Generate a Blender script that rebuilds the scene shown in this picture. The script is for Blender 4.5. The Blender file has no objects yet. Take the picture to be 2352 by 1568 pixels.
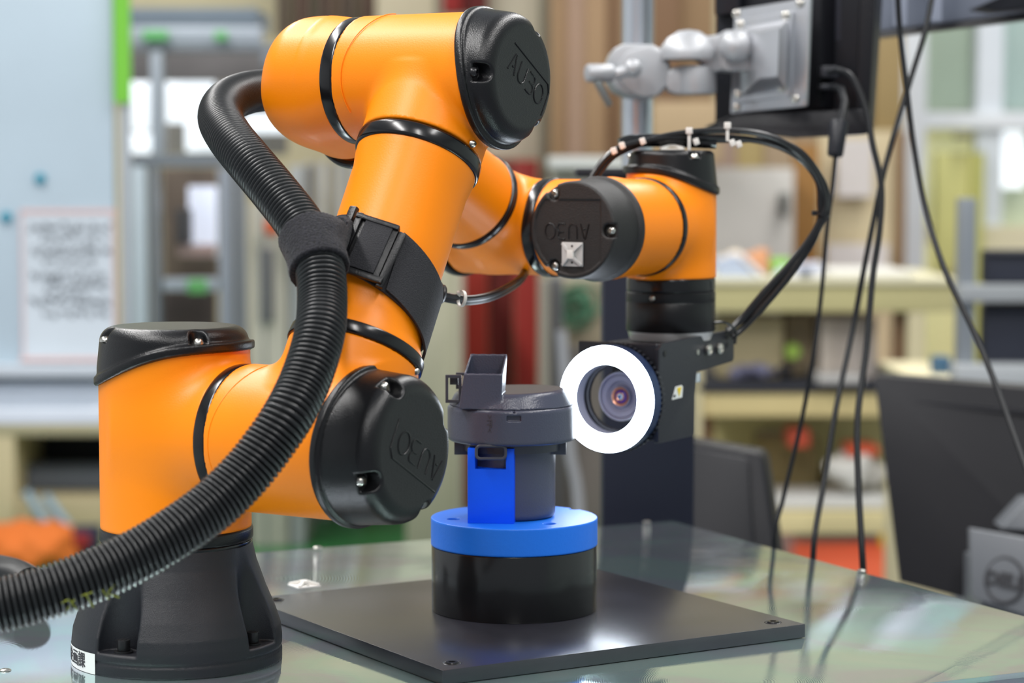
import bpy, bmesh, math, random
import numpy as np
from mathutils import Vector, Matrix
random.seed(7)
C = bpy.context.scene.collection
V = Vector
T = 0.75                                   # height of the steel bench top

# ------------------------------------------------------------ camera, world, lights
F = 5400.0
PITCH = math.atan(404 / F)
cam_d = bpy.data.cameras.new('camera'); cam = bpy.data.objects.new('camera', cam_d); C.objects.link(cam)
cam.location = (0, 0, T + .33); cam.rotation_euler = (math.pi / 2 - PITCH, 0, 0)
cam_d.sensor_width = 36; cam_d.lens = 36 * F / 2352
cam_d.clip_start = .05; cam_d.clip_end = 60
cam_d.dof.use_dof = True; cam_d.dof.focus_distance = 1.58; cam_d.dof.aperture_fstop = 6.0
bpy.context.scene.camera = cam
vs = bpy.context.scene.view_settings
vs.view_transform = 'Standard'; vs.look = 'None'; vs.gamma = 1; vs.use_curve_mapping = False; vs.exposure = 0.06
w = bpy.data.worlds.new('world'); bpy.context.scene.world = w; w.use_nodes = True
w.node_tree.nodes['Background'].inputs[0].default_value = (.84, .92, 1, 1)
w.node_tree.nodes['Background'].inputs[1].default_value = .36

def area(name, loc, rot, sx, sy, power, col=(1, 1, 1)):
    d = bpy.data.lights.new(name, 'AREA'); d.shape = 'RECTANGLE'; d.size = sx; d.size_y = sy; d.energy = power; d.color = col
    o = bpy.data.objects.new(name, d); C.objects.link(o); o.location = loc; o.rotation_euler = rot
    return o
# rows of ceiling lamps of the workshop
for i, (x, y, p) in enumerate([(-1.6, .2, 48), (1.5, .2, 28), (-1.6, 2.6, 36), (1.5, 2.6, 28), (-1.5, 5.2, 36), (1.6, 5.2, 34), (0, -1.6, 32)]):
    area('ceiling_lamp', (x, y, 3.6), (0, 0, 0), .32, 2.0, p * 1.9, (1, .98, .96))

CAMP = V((0, 0, T + .33))
FW = V((0, math.cos(PITCH), -math.sin(PITCH))); UP = V((0, math.sin(PITCH), math.cos(PITCH)))
def P(px, py, Y):
    """real point at depth Y that the photograph shows at px, py"""
    d = FW + V((1, 0, 0)) * ((px - 1176) / F) + UP * ((784 - py) / F)
    return CAMP + d * (Y / d.y)

# ------------------------------------------------------------ materials
def mat(name, col, rough=.5, metal=0, bump=0, bscale=300, var=0, vscale=8, emit=None, es=0, coat=0, spec=.5, trans=0, stretch=None, alpha=1, sheen=0):
    m = bpy.data.materials.new(name); m.use_nodes = True
    nt = m.node_tree; b = nt.nodes['Principled BSDF']
    c = (*col, 1)
    b.inputs['Base Color'].default_value = c
    b.inputs['Roughness'].default_value = rough; b.inputs['Metallic'].default_value = metal
    b.inputs['Specular IOR Level'].default_value = spec
    b.inputs['Coat Weight'].default_value = coat; b.inputs['Coat Roughness'].default_value = .08
    b.inputs['Transmission Weight'].default_value = trans
    b.inputs['Alpha'].default_value = alpha
    b.inputs['Sheen Weight'].default_value = sheen
    if emit: b.inputs['Emission Color'].default_value = (*emit, 1); b.inputs['Emission Strength'].default_value = es
    tc = nt.nodes.new('ShaderNodeTexCoord')
    src = tc.outputs['Object']
    if stretch:
        mp = nt.nodes.new('ShaderNodeMapping'); mp.inputs['Scale'].default_value = stretch
        nt.links.new(src, mp.inputs[0]); src = mp.outputs[0]
    if var:
        n = nt.nodes.new('ShaderNodeTexNoise'); n.inputs['Scale'].default_value = vscale; n.inputs['Detail'].default_value = 4
        nt.links.new(src, n.inputs[0])
        r = nt.nodes.new('ShaderNodeValToRGB')
        r.color_ramp.elements[0].color = tuple(x * (1 - var) for x in col) + (1,)
        r.color_ramp.elements[1].color = tuple(min(1, x * (1 + var)) for x in col) + (1,)
        r.color_ramp.elements[0].position = .3; r.color_ramp.elements[1].position = .7
        nt.links.new(n.outputs[0], r.inputs[0]); nt.links.new(r.outputs[0], b.inputs['Base Color'])
    if bump:
        n = nt.nodes.new('ShaderNodeTexNoise'); n.inputs['Scale'].default_value = bscale; n.inputs['Detail'].default_value = 2
        nt.links.new(src, n.inputs[0])
        bp = nt.nodes.new('ShaderNodeBump'); bp.inputs['Strength'].default_value = bump; bp.inputs['Distance'].default_value = .001
        nt.links.new(n.outputs[0], bp.inputs['Height']); nt.links.new(bp.outputs[0], b.inputs['Normal'])
    return m
ORANGE = mat('orange_paint', (1.0, .262, .0), .40, bump=.08, bscale=900, spec=.35)
BLACKP = mat('textured_black_plastic', (.006, .006, .007), .30, bump=.2, bscale=1400, spec=.42)
BLACKG = mat('glossy_black_rubber', (.006, .006, .007), .20)
BLACKF = mat('black_face_plastic', (.012, .011, .011), .50, bump=.5, bscale=1600)
CAST = mat('black_cast_paint', (.011, .012, .016), .38, bump=.35, bscale=2600, spec=.5)
HOSE = mat('hose_black', (.008, .009, .010), .36, spec=.55)
CABLE = mat('cable_black', (.010, .010, .011), .28)
CABLED = mat('dull_cable_black', (.006, .007, .009), .42, spec=.3)
TAPE = mat('shiny_black_tape', (.006, .006, .007), .12, coat=.5, bump=.4, bscale=180)
FUZZ = mat('fuzzy_black_fleece', (.008, .008, .012), .95, bump=1.0, bscale=700, sheen=.08, var=.8, vscale=700)
WEB = mat('black_webbing', (.010, .010, .014), .7, bump=.8, bscale=1500, sheen=.05)
STEEL = mat('polished_steel', (.80, .80, .79), .32, .7)
SCREW = mat('zinc_screw', (.62, .60, .55), .28, 1)
DARKS = mat('black_screw', (.03, .03, .032), .3, .6)
BLUE = mat('blue_polyamide', (.008, .17, .80), .42, bump=.15, bscale=300, spec=.4)
BLUEI = mat('blue_printed_block', (.0, .10, .92), .5, bump=.1, bscale=300, spec=.3)
POM = mat('turned_black_acetal', (.007, .007, .008), .20, spec=.6)
PLATE = mat('black_anodised_plate', (.020, .020, .027), .27, bump=.05, bscale=90, var=.3, vscale=14, spec=1.0)
GREY = mat('dark_grey_polypropylene', (.064, .070, .106), .28, bump=.2, bscale=900, spec=.5)
GREYD = mat('grey_inner_polypropylene', (.05, .053, .07), .35)
NYLON = mat('natural_nylon', (.78, .77, .73), .4)
NYLONG = mat('natural_nylon_mount', (.55, .55, .54), .35)
BRACK = mat('black_anodised_bracket', (.018, .019, .026), .45, bump=.2, bscale=600)
LED = mat('white_led_diffuser', (.9, .9, .9), .5, emit=(.80, .89, 1), es=22)
BARREL = mat('ring_barrel_lit_grey', (.34, .35, .45), .4)  # glow of the LED ring on the inner wall is put into this colour
LENSM = mat('lens_metal_lit_grey', (.34, .34, .44), .35, .1)  # dark lens metal painted pale, as if lit by the LED ring
LENSR = mat('lens_ring_copper', (.75, .35, .22), .3, .7)
GLASSP = mat('purple_coated_lens', (.10, .04, .35), .05, coat=1)
GLASSC = mat('cyan_lens_core', (.45, .65, .8), .1, coat=1)
ALU = mat('cast_aluminium', (.44, .45, .47), .50, .5, bump=.1, bscale=200)
ALUP = mat('brushed_aluminium_plate', (.60, .61, .64), .34, .8)
POST = mat('anodised_aluminium_tube', (.62, .65, .70), .30, .9)
WHITE = mat('white_sticker', (.82, .83, .80), .5)
YEL = mat('yellow_print', (.85, .62, .02), .5)
INK = mat('black_ink', (.03, .03, .035), .6)
YELT = mat('yellow_hose_print', (.26, .29, .03), .7)
MONB = mat('monitor_black_plastic', (.012, .013, .018), .42, spec=.35, bump=.3, bscale=300)
MOND = mat('monitor_back_plastic', (.008, .008, .011), .48, spec=.3, bump=.4, bscale=500)
MONG = mat('monitor_stand_grey', (.15, .16, .175), .4, bump=.1)
BEAMG = mat('blue_grey_beam', (.17, .19, .24), .5, var=.1)

def table_mat():
    m = mat('chromated_steel_sheet', (.50, .53, .50), .13, .86)
    nt = m.node_tree; b = nt.nodes['Principled BSDF']; tc = nt.nodes['Texture Coordinate']
    n = nt.nodes.new('ShaderNodeTexNoise'); n.inputs['Scale'].default_value = 7; n.inputs['Detail'].default_value = 5; n.inputs['Distortion'].default_value = 1.2
    nt.links.new(tc.outputs['Object'], n.inputs[0])
    r = nt.nodes.new('ShaderNodeValToRGB')
    els = r.color_ramp.elements
    els[0].position = .30; els[0].color = (.44, .60, .58, 1); els[1].position = .72; els[1].color = (.58, .70, .68, 1)
    e = els.new(.45); e.color = (.52, .56, .64, 1); e = els.new(.56); e.color = (.48, .68, .65, 1)
    nt.links.new(n.outputs[0], r.inputs[0]); nt.links.new(r.outputs[0], b.inputs['Base Color'])
    # circular wiping marks: fine rings around many centres
    vo = nt.nodes.new('ShaderNodeTexVoronoi'); vo.inputs['Scale'].default_value = 5
    nt.links.new(tc.outputs['Object'], vo.inputs[0])
    mu = nt.nodes.new('ShaderNodeMath'); mu.operation = 'MULTIPLY'; mu.inputs[1].default_value = 900
    nt.links.new(vo.outputs['Distance'], mu.inputs[0])
    sn = nt.nodes.new('ShaderNodeMath'); sn.operation = 'SINE'; nt.links.new(mu.outputs[0], sn.inputs[0])
    n2 = nt.nodes.new('ShaderNodeTexNoise'); n2.inputs['Scale'].default_value = 900; nt.links.new(tc.outputs['Object'], n2.inputs[0])
    ad = nt.nodes.new('ShaderNodeMath'); ad.operation = 'MULTIPLY_ADD'; ad.inputs[1].default_value = .5
    nt.links.new(sn.outputs[0], ad.inputs[0]); nt.links.new(n2.outputs[0], ad.inputs[2])
    bp = nt.nodes.new('ShaderNodeBump'); bp.inputs['Strength'].default_value = .04; bp.inputs['Distance'].default_value = .0002
    nt.links.new(ad.outputs[0], bp.inputs['Height']); nt.links.new(bp.outputs[0], b.inputs['Normal'])
    n3 = nt.nodes.new('ShaderNodeTexNoise'); n3.inputs['Scale'].default_value = 12; n3.inputs['Detail'].default_value = 6
    nt.links.new(tc.outputs['Object'], n3.inputs[0])
    mr = nt.nodes.new('ShaderNodeMapRange'); mr.inputs['From Min'].default_value = .35; mr.inputs['From Max'].default_value = .7
    mr.inputs['To Min'].default_value = .02; mr.inputs['To Max'].default_value = .12
    nt.links.new(n3.outputs[0], mr.inputs[0]); nt.links.new(mr.outputs[0], b.inputs['Roughness'])
    return m
TABLE = table_mat()
_mc = {}
def flat(r, g, b, rough=.6, emit=0, metal=0, var=.06):
    """material from an sRGB colour"""
    k = (r, g, b, rough, emit, metal)
    if k not in _mc:
        lin = tuple(((c / 255) / 12.92 if c < 11 else ((c / 255 + .055) / 1.055) ** 2.4) for c in (r, g, b))
        _mc[k] = mat('surface_%d_%d_%d' % (r, g, b), lin, rough, metal, var=var, vscale=3, emit=lin if emit else None, es=emit)
    return _mc[k]

# ------------------------------------------------------------ object helpers
def wloc(o):
    s = V((0, 0, 0))
    while o is not None: s += o.location; o = o.parent
    return s
def tag(o, label=None, cat=None, group=None, kind=None):
    if label: o['label'] = label
    if cat: o['category'] = cat
    if group: o['group'] = group
    if kind: o['kind'] = kind
    return o
def thing(name, loc, label, cat, group=None):
    o = bpy.data.objects.new(name, None); C.objects.link(o); o.location = loc; o.empty_display_size = .02
    return tag(o, label, cat, group)
class MB:
    def __init__(s): s.v = []; s.f = []
    def add(s, vs_, fs_):
        k = len(s.v); s.v += [V(x) for x in vs_]; s.f += [[i + k for i in f] for f in fs_]; return s
    def box(s, c, ax, hx, hy, hz):
        ax = [V(a).normalized() for a in ax]; c = V(c); vs_ = []
        for z in (-1, 1):
            for y in (-1, 1):
                for x in (-1, 1): vs_.append(c + ax[0] * hx * x + ax[1] * hy * y + ax[2] * hz * z)
        fs_ = [[0, 2, 3, 1], [4, 5, 7, 6], [0, 1, 5, 4], [2, 6, 7, 3], [0, 4, 6, 2], [1, 3, 7, 5]]
        if ax[0].cross(ax[1]).dot(ax[2]) < 0: fs_ = [f[::-1] for f in fs_]
        return s.add(vs_, fs_)
    def abox(s, x0, x1, y0, y1, z0, z1):
        return s.box(((x0 + x1) / 2, (y0 + y1) / 2, (z0 + z1) / 2), ((1, 0, 0), (0, 1, 0), (0, 0, 1)), abs(x1 - x0) / 2, abs(y1 - y0) / 2, abs(z1 - z0) / 2)
    def prism(s, pts, off):
        """flat outline pts extruded by vector off"""
        n = len(pts); off = V(off); pts = [V(p) for p in pts]
        vs_ = pts + [p + off for p in pts]
        nrm = V((0, 0, 0))
        for i in range(n): nrm += pts[i].cross(pts[(i + 1) % n])
        fs_ = [list(range(n)), list(range(2 * n - 1, n - 1, -1))] + [[i, i + n, (i + 1) % n + n, (i + 1) % n] for i in range(n)]
        if nrm.dot(off) > 0: fs_ = [f[::-1] for f in fs_]
        return s.add(vs_, fs_)
    def lathe(s, o, d, prof, seg=48, a0=0, a1=2 * math.pi, e=None):
        o = V(o); d = V(d).normalized()
        e1 = V(e) if e else d.orthogonal().normalized()
        e1 = (e1 - d * e1.dot(d)).normalized(); e2 = d.cross(e1)
        full = abs(a1 - a0 - 2 * math.pi) < 1e-6; m = seg if full else seg + 1
        vs_ = []
        for h, r in prof:
            for i in range(m):
                a = a0 + (a1 - a0) * i / seg
                vs_.append(o + d * h + (e1 * math.cos(a) + e2 * math.sin(a)) * r)
        fs_ = []
        for k in range(len(prof) - 1):
            for i in range(seg):
                j = (i + 1) % m
                fs_.append([k * m + i, k * m + j, (k + 1) * m + j, (k + 1) * m + i])
        s.add(vs_, fs_)
        return s
    def cyl(s, a, b, r, seg=32, r2=None, bev=0):
        a = V(a); b = V(b); L = (b - a).length; r2 = r if r2 is None else r2
        if bev: pr = [(0, 1e-5), (0, r - bev), (bev * .3, r - bev * .3), (bev, r), (L - bev, r2), (L - bev * .3, r2 - bev * .3), (L, r2 - bev), (L, 1e-5)]
        else: pr = [(0, 1e-5), (0, r), (L, r2), (L, 1e-5)]
        return s.lathe(a, b - a, pr, seg)
    def tube(s, path, r, seg=10, closed=False, caps=True):
        path = [V(p) for p in path]; n = len(path)
        rr = r if hasattr(r, '__len__') else [r] * n
        tg = []
        for i in range(n):
            if closed: t = path[(i + 1) % n] - path[i - 1]
            else: t = path[min(i + 1, n - 1)] - path[max(i - 1, 0)]
            tg.append(t.normalized())
        e = tg[0].orthogonal().normalized(); vs_ = []
        for i in range(n):
            e = (e - tg[i] * e.dot(tg[i])).normalized(); e2 = tg[i].cross(e)
            for k in range(seg):
                a = 2 * math.pi * k / seg
                vs_.append(path[i] + (e * math.cos(a) + e2 * math.sin(a)) * rr[i])
        fs_ = []
        for i in range(n if closed else n - 1):
            j = (i + 1) % n
            for k in range(seg):
                l = (k + 1) % seg
                fs_.append([i * seg + k, i * seg + l, j * seg + l, j * seg + k])
        if caps and not closed:
            fs_.append(list(range(seg))[::-1]); fs_.append([(n - 1) * seg + k for k in range(seg)])
        return s.add(vs_, fs_)
    def sphere(s, c, r, seg=24, d=(0, 0, 1), sz=1):
        n = 12
        return s.lathe(c, d, [(-math.cos(math.pi * i / n) * r * sz, max(1e-5, math.sin(math.pi * i / n) * r)) for i in range(n + 1)], seg)
    def build(s, name, m, parent=None, bevel=0, smooth=True, ang=35, fix=False):
        if not s.v: return None
        lo = V([min(v[i] for v in s.v) for i in range(3)]); hi = V([max(v[i] for v in s.v) for i in range(3)])
        c = (lo + hi) / 2
        if parent is None: c.z = lo.z
        me = bpy.data.meshes.new(name); me.from_pydata([v - c for v in s.v], [], s.f)
        bm = bmesh.new(); bm.from_mesh(me)
        bmesh.ops.remove_doubles(bm, verts=bm.verts, dist=2e-6)
        if fix: bmesh.ops.recalc_face_normals(bm, faces=bm.faces)
        if bevel:
            es = [e for e in bm.edges if len(e.link_faces) == 2 and e.calc_face_angle(0) > .5]
            bmesh.ops.bevel(bm, geom=es, offset=bevel, segments=2, affect='EDGES', profile=.6, clamp_overlap=True)
        bm.to_mesh(me); bm.free()
        me.materials.append(m)
        if smooth:
            me.polygons.foreach_set('use_smooth', [True] * len(me.polygons)); me.set_sharp_from_angle(angle=math.radians(ang))
        o = bpy.data.objects.new(name, me); C.objects.link(o)
        if parent is not None: o.parent = parent; o.location = c - wloc(parent)
        else: o.location = c
        return o
def frame_M(o, x, y, z):
    m = Matrix.Identity(4)
    for i, a in enumerate((V(x).normalized(), V(y).normalized(), V(z).normalized())):
        for k in range(3): m[k][i] = a[k]
    m.translation = V(o); return m
def dupmesh(src, M, parent, name=None):
    """copy of a mesh object at world matrix M"""
    o = src.copy(); C.objects.link(o); o.parent = parent
    if name: o.name = name
    Mp = Matrix.Translation(wloc(parent)) if parent is not None else Matrix.Identity(4)
    o.matrix_local = Mp.inverted() @ M
    return o
def spline(pts, n=12, closed=False):
    pts = [V(p) for p in pts]; out = []
    q = [pts[0] * 2 - pts[1]] + pts + [pts[-1] * 2 - pts[-2]]
    for i in range(1, len(q) - 2):
        p0, p1, p2, p3 = q[i - 1:i + 3]
        for k in range(n):
            t = k / n
            out.append(.5 * ((2 * p1) + (p2 - p0) * t + (2 * p0 - 5 * p1 + 4 * p2 - p3) * t * t + (3 * p1 - p0 - 3 * p2 + p3) * t ** 3))
    out.append(pts[-1]); return out
def resample(path, step):
    out = [path[0]]; acc = 0; cur = path[0]
    for p in path[1:]:
        d = (p - cur).length
        while d >= step:
            cur = cur + (p - cur) * (step / d); out.append(cur); d = (p - cur).length
    return out

# ------------------------------------------------------------ implicit surfaces
def A3(v): return np.array(v, dtype=float)
def dot(p, n): return p @ A3(n)
def sd_cyl(p, a, b, r, rd=.0015):
    a = A3(a); b = A3(b); L = np.linalg.norm(b - a); n = (b - a) / L
    q = p - a; h = q @ n; rad = np.linalg.norm(q - h[:, None] * n, axis=1)
    dx = rad - r + rd; dy = np.abs(h - L / 2) - L / 2 + rd
    return np.minimum(np.maximum(dx, dy), 0) + np.hypot(np.maximum(dx, 0), np.maximum(dy, 0)) - rd
def sd_seg(p, a, b, r):
    a = A3(a); b = A3(b); ba = b - a; t = np.clip((p - a) @ ba / (ba @ ba), 0, 1)
    return np.linalg.norm(p - a - t[:, None] * ba, axis=1) - r
def sd_sph(p, c, r): return np.linalg.norm(p - A3(c), axis=1) - r
def sd_box(p, c, ax, hs, rd=.001):
    q = p - A3(c); d = np.stack([np.abs(q @ A3(V(a).normalized())) - h + rd for a, h in zip(ax, hs)], 1)
    return np.linalg.norm(np.maximum(d, 0), axis=1) + np.minimum(d.max(axis=1), 0) - rd
def smin(a, b, k):
    h = np.clip(.5 + .5 * (b - a) / k, 0, 1); return b * (1 - h) + a * h - k * h * (1 - h)
def smax(a, b, k): return -smin(-a, -b, k)
def sdf_mesh(fn, lo, hi, h, name, m, parent, newton=2):
    lo = A3(lo); hi = A3(hi); Bk = 4
    n = [int(math.ceil((hi[i] - lo[i]) / h / Bk)) for i in range(3)]
    cs = h * Bk
    g = np.stack(np.meshgrid(*[lo[i] + cs * (np.arange(n[i]) + .5) - h / 2 for i in range(3)], indexing='ij'), -1).reshape(-1, 3)
    d = fn(g)
    near = np.abs(d) < cs * 1.25
    full = np.repeat(np.repeat(np.repeat(d.reshape(n), Bk, 0), Bk, 1), Bk, 2)
    idx = np.argwhere(near.reshape(n)) * Bk
    off = np.stack(np.meshgrid(*[np.arange(Bk)] * 3, indexing='ij'), -1).reshape(-1, 3)
    ii = (idx[:, None, :] + off[None]).reshape(-1, 3)
    full[ii[:, 0], ii[:, 1], ii[:, 2]] = fn(lo + ii * h)
    full[0] = full[-1] = 1; full[:, 0] = full[:, -1] = 1; full[:, :, 0] = full[:, :, -1] = 1
    s = full < 0
    cnt = np.zeros([x - 1 for x in s.shape], np.int8)
    for a in (0, 1):
        for b in (0, 1):
            for c in (0, 1): cnt += s[a:s.shape[0] - 1 + a, b:s.shape[1] - 1 + b, c:s.shape[2] - 1 + c]
    act = np.argwhere((cnt > 0) & (cnt < 8))
    vid = -np.ones(cnt.shape, np.int32); vid[act[:, 0], act[:, 1], act[:, 2]] = np.arange(len(act))
    acc = np.zeros((len(act), 3)); num = np.zeros(len(act))
    cor = [(0, 0, 0), (1, 0, 0), (0, 1, 0), (1, 1, 0), (0, 0, 1), (1, 0, 1), (0, 1, 1), (1, 1, 1)]
    vals = [full[act[:, 0] + c[0], act[:, 1] + c[1], act[:, 2] + c[2]] for c in cor]
    for i in range(8):
        for j in range(i + 1, 8):
            if sum(abs(cor[i][k] - cor[j][k]) for k in range(3)) != 1: continue
            x = (vals[i] < 0) != (vals[j] < 0)
            t = np.where(x, vals[i] / (vals[i] - vals[j] + 1e-20), 0)
            pt = A3(cor[i])[None] + t[:, None] * (A3(cor[j]) - A3(cor[i]))[None]
            acc += pt * x[:, None]; num += x
    pos = lo + (act + acc / num[:, None]) * h
    for _ in range(newton):
        e = h * .2; f0 = fn(pos)
        gr = np.stack([(fn(pos + np.eye(3)[k] * e) - f0) / e for k in range(3)], 1)
        st = f0[:, None] * gr / np.maximum((gr ** 2).sum(1), .3)[:, None]
        ln = np.linalg.norm(st, axis=1, keepdims=True); st *= np.minimum(1, h * .5 / np.maximum(ln, 1e-12))
        pos = pos - st
    faces = []
    for ax in range(3):
        b, c = (ax + 1) % 3, (ax + 2) % 3
        sl0 = [slice(None)] * 3; sl1 = [slice(None)] * 3; sl0[ax] = slice(0, -1); sl1[ax] = slice(1, None)
        e = np.argwhere(s[tuple(sl0)] != s[tuple(sl1)])
        e = e[(e[:, b] > 0) & (e[:, c] > 0) & (e[:, b] < s.shape[b] - 1) & (e[:, c] < s.shape[c] - 1)]
        ins = s[e[:, 0], e[:, 1], e[:, 2]]
        qd = []
        for db, dc in ((-1, -1), (0, -1), (0, 0), (-1, 0)):
            q = e.copy(); q[:, b] += db; q[:, c] += dc; qd.append(vid[q[:, 0], q[:, 1], q[:, 2]])
        qd = np.stack(qd, 1); qd[~ins] = qd[~ins][:, ::-1]; faces.append(qd)
    F4 = np.concatenate(faces); F4 = F4[(F4 >= 0).all(1)]
    c = (pos.min(0) + pos.max(0)) / 2
    if parent is None: c[2] = pos[:, 2].min()
    me = bpy.data.meshes.new(name)
    me.vertices.add(len(pos)); me.vertices.foreach_set('co', (pos - c).astype(np.float32).ravel())
    me.loops.add(len(F4) * 4); me.loops.foreach_set('vertex_index', F4.astype(np.int32).ravel())
    me.polygons.add(len(F4)); me.polygons.foreach_set('loop_start', np.arange(len(F4), dtype=np.int32) * 4)
    me.update(calc_edges=True); me.materials.append(m)
    me.polygons.foreach_set('use_smooth', [True] * len(me.polygons))
    o = bpy.data.objects.new(name, me); C.objects.link(o)
    cv = V(c)
    if parent is not None: o.parent = parent; o.location = cv - wloc(parent)
    else: o.location = cv
    return o

# text as flat mesh
def text_mesh(name, s, size, M, m, parent, ext=.0002, bend=None, bold=0):
    cu = bpy.data.curves.new(name, 'FONT'); cu.body = s; cu.size = size; cu.extrude = ext; cu.align_x = 'CENTER'; cu.align_y = 'CENTER'; cu.offset = bold
    cu.resolution_u = 3
    t = bpy.data.objects.new(name, cu); C.objects.link(t)
    bpy.context.view_layer.update()
    me = bpy.data.meshes.new_from_object(t.evaluated_get(bpy.context.evaluated_depsgraph_get()))
    bpy.data.objects.remove(t); me.name = name
    if bend:
        for v in me.vertices: v.co = bend(v.co)
    me.transform(M)
    mb = MB(); mb.v = [v.co.copy() for v in me.vertices]; mb.f = [list(p.vertices) for p in me.polygons]
    return mb.build(name, m, parent, smooth=False)

# ============================================================ ROOM
FLOOR = None
RX0, RX1, RY1 = -4.2, 4.2, 7.4
floor_green = flat(40, 122, 62, .35)
MB().abox(RX0, RX1, -2.5, RY1, -.05, 0).build('floor', flat(112, 114, 122, .35), smooth=False)['kind'] = 'structure'
wall = MB().abox(RX0, RX1, RY1, RY1 + .12, 0, 3.9).build('wall_back', flat(190, 180, 148, .7), smooth=False); wall['kind'] = 'structure'
wl_ = MB().abox(RX0 - .12, RX0, -2.5, RY1 + .12, 0, 3.9).build('wall_left', flat(196, 200, 204, .7), smooth=False); wl_['kind'] = 'structure'
wr_ = MB().abox(RX1, RX1 + .12, -2.5, RY1 + .12, 0, 3.9).build('wall_right', flat(190, 204, 200, .7), smooth=False); wr_['kind'] = 'structure'

def rect(mb, px0, py0, px1, py1, Y, depth=.02):
    a = P(px0, py0, Y); b = P(px1, py1 or 1200, Y)
    if not py1: b.z = .0045
    return mb.abox(a.x, b.x, Y, Y + depth, b.z, a.z)
def slab(name, m, px0, py0, px1, py1, Y, depth=.05, parent=None, bevel=0.004):
    mb = MB(); rect(mb, px0, py0, px1, py1, Y, depth)
    return mb.build(name, m, parent, bevel=bevel)
def quad(mb, pts, off=(0, .03, 0)):
    """pts = [(px,py,Y)...] outline, given thickness off"""
    return mb.prism([P(*p) for p in pts], off)

# green painted floor area and the orange line
MB().abox(-2.6, .05, 4.6, RY1 - .01, 0, .004).build('trim_1', floor_green, smooth=False)['kind'] = 'structure'
MB().abox(.55, 1.35, 5.95, 6.7, 0, .004).build('trim_2', flat(226, 96, 62, .5), smooth=False)['kind'] = 'structure'

exec_bg = True
# ---- back wall dressing
def simple(name, label, cat, m, px0, py0, px1, py1, Y, depth=.06, bevel=.006, group=None):
    o = slab(name, m, px0, py0, px1, py1, Y, depth, None, bevel); return tag(o, label, cat, group)
def part(name, m, par, px0, py0, px1, py1, Y, depth=.03, bevel=.003):
    return slab(name, m, px0, py0, px1, py1, Y, depth, par, bevel)

# brown shutter panel high on the wall
t = thing('shutter_panel', P(745, 90, 7.3), 'dark brown ribbed shutter panel high on the wall above the orange elbow', 'shutter')
for k in range(9):
    part('slat', flat(84 + (k % 3) * 5, 70 + (k % 2) * 6, 60), t, 632 + k * 25.5, -320, 632 + k * 25.5 + 23, 84, 7.28, .05)
t = thing('beige_partition', P(960, 1188, 7.2), 'pale beige wall partition behind the raised black cover', 'partition')
part('panel', flat(204, 192, 165), t, 862, -330, 1000, 330, 7.25)
part('panel', flat(150, 142, 128), t, 1002, -330, 1112, 330, 7.27)
part('frame_rail', flat(120, 112, 100), t, 862, 332, 1112, 352, 7.22)
part('panel', flat(174, 168, 150), t, 862, 354, 1112, 1185, 7.25)
t = thing('cream_column_cover', P(1180, 360, 6.6), 'cream column casing above the red steel column', 'column casing')
part('panel', flat(204, 194, 172), t, 1118, -330, 1240, 362, 6.7, .15)
part('corner_strip', flat(120, 112, 95), t, 1241, -330, 1262, 560, 6.68, .1)
t = thing('red_steel_column', P(1145, 1170, 6.5), 'deep red painted steel column behind the grey plastic housing', 'column')
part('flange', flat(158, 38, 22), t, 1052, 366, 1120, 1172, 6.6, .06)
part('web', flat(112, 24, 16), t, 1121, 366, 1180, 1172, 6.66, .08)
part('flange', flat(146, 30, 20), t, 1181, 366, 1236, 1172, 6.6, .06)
t = thing('red_roof_beam', P(1066, 28, 6.2), 'short dark red steel beam at the top edge above the raised black cover', 'beam')
part('flange', flat(140, 22, 18), t, 1016, -260, 1060, 30, 6.6, .08); part('web', flat(96, 16, 14), t, 1061, -260, 1118, 30, 6.63, .06)
t = thing('pale_door_panel', P(1005, 1235, 6.0), 'plain pale grey-green cabinet side just left of the red column', 'cabinet')
part('side_panel', flat(178, 174, 152), t, 930, 560, 1050, None, 6.0, .5); part('corner_edge', flat(205, 200, 182), t, 1050, 560, 1058, None, 5.98, .5)

# brown hanging boards right of the raised cover
t = thing('brown_board_stack', P(1350, 375, 6.4), 'tall brown boards leaning together behind the silver post', 'boards')
for k, (a, b, c) in enumerate([(1264, 1300, (146, 116, 84)), (1301, 1345, (190, 160, 138)), (1346, 1392, (158, 128, 96)), (1393, 1432, (128, 98, 70)), (1500, 1560, (122, 92, 66)), (1561, 1640, (140, 112, 80))]):  # the pale pinkish board carries a highlight painted as board colour
    part('board', flat(*c), t, a, -330, b, 372 if a < 1450 else 250, 6.4 + .03 * (k % 2), .05)
simple('tan_carton', 'flat tan carton wall behind the clamp arm', 'carton', flat(176, 152, 118), 1500, 232, 1660, 372, 6.1, .25)
t = thing('white_top_appliance', P(1350, 430, 5.6), 'white topped low appliance behind the wrist cables', 'appliance')
part('top', flat(205, 208, 205), t, 1262, 360, 1440, 386, 5.6, .4); part('body', flat(160, 158, 148), t, 1266, 387, 1436, None, 5.65, .35)
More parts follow.
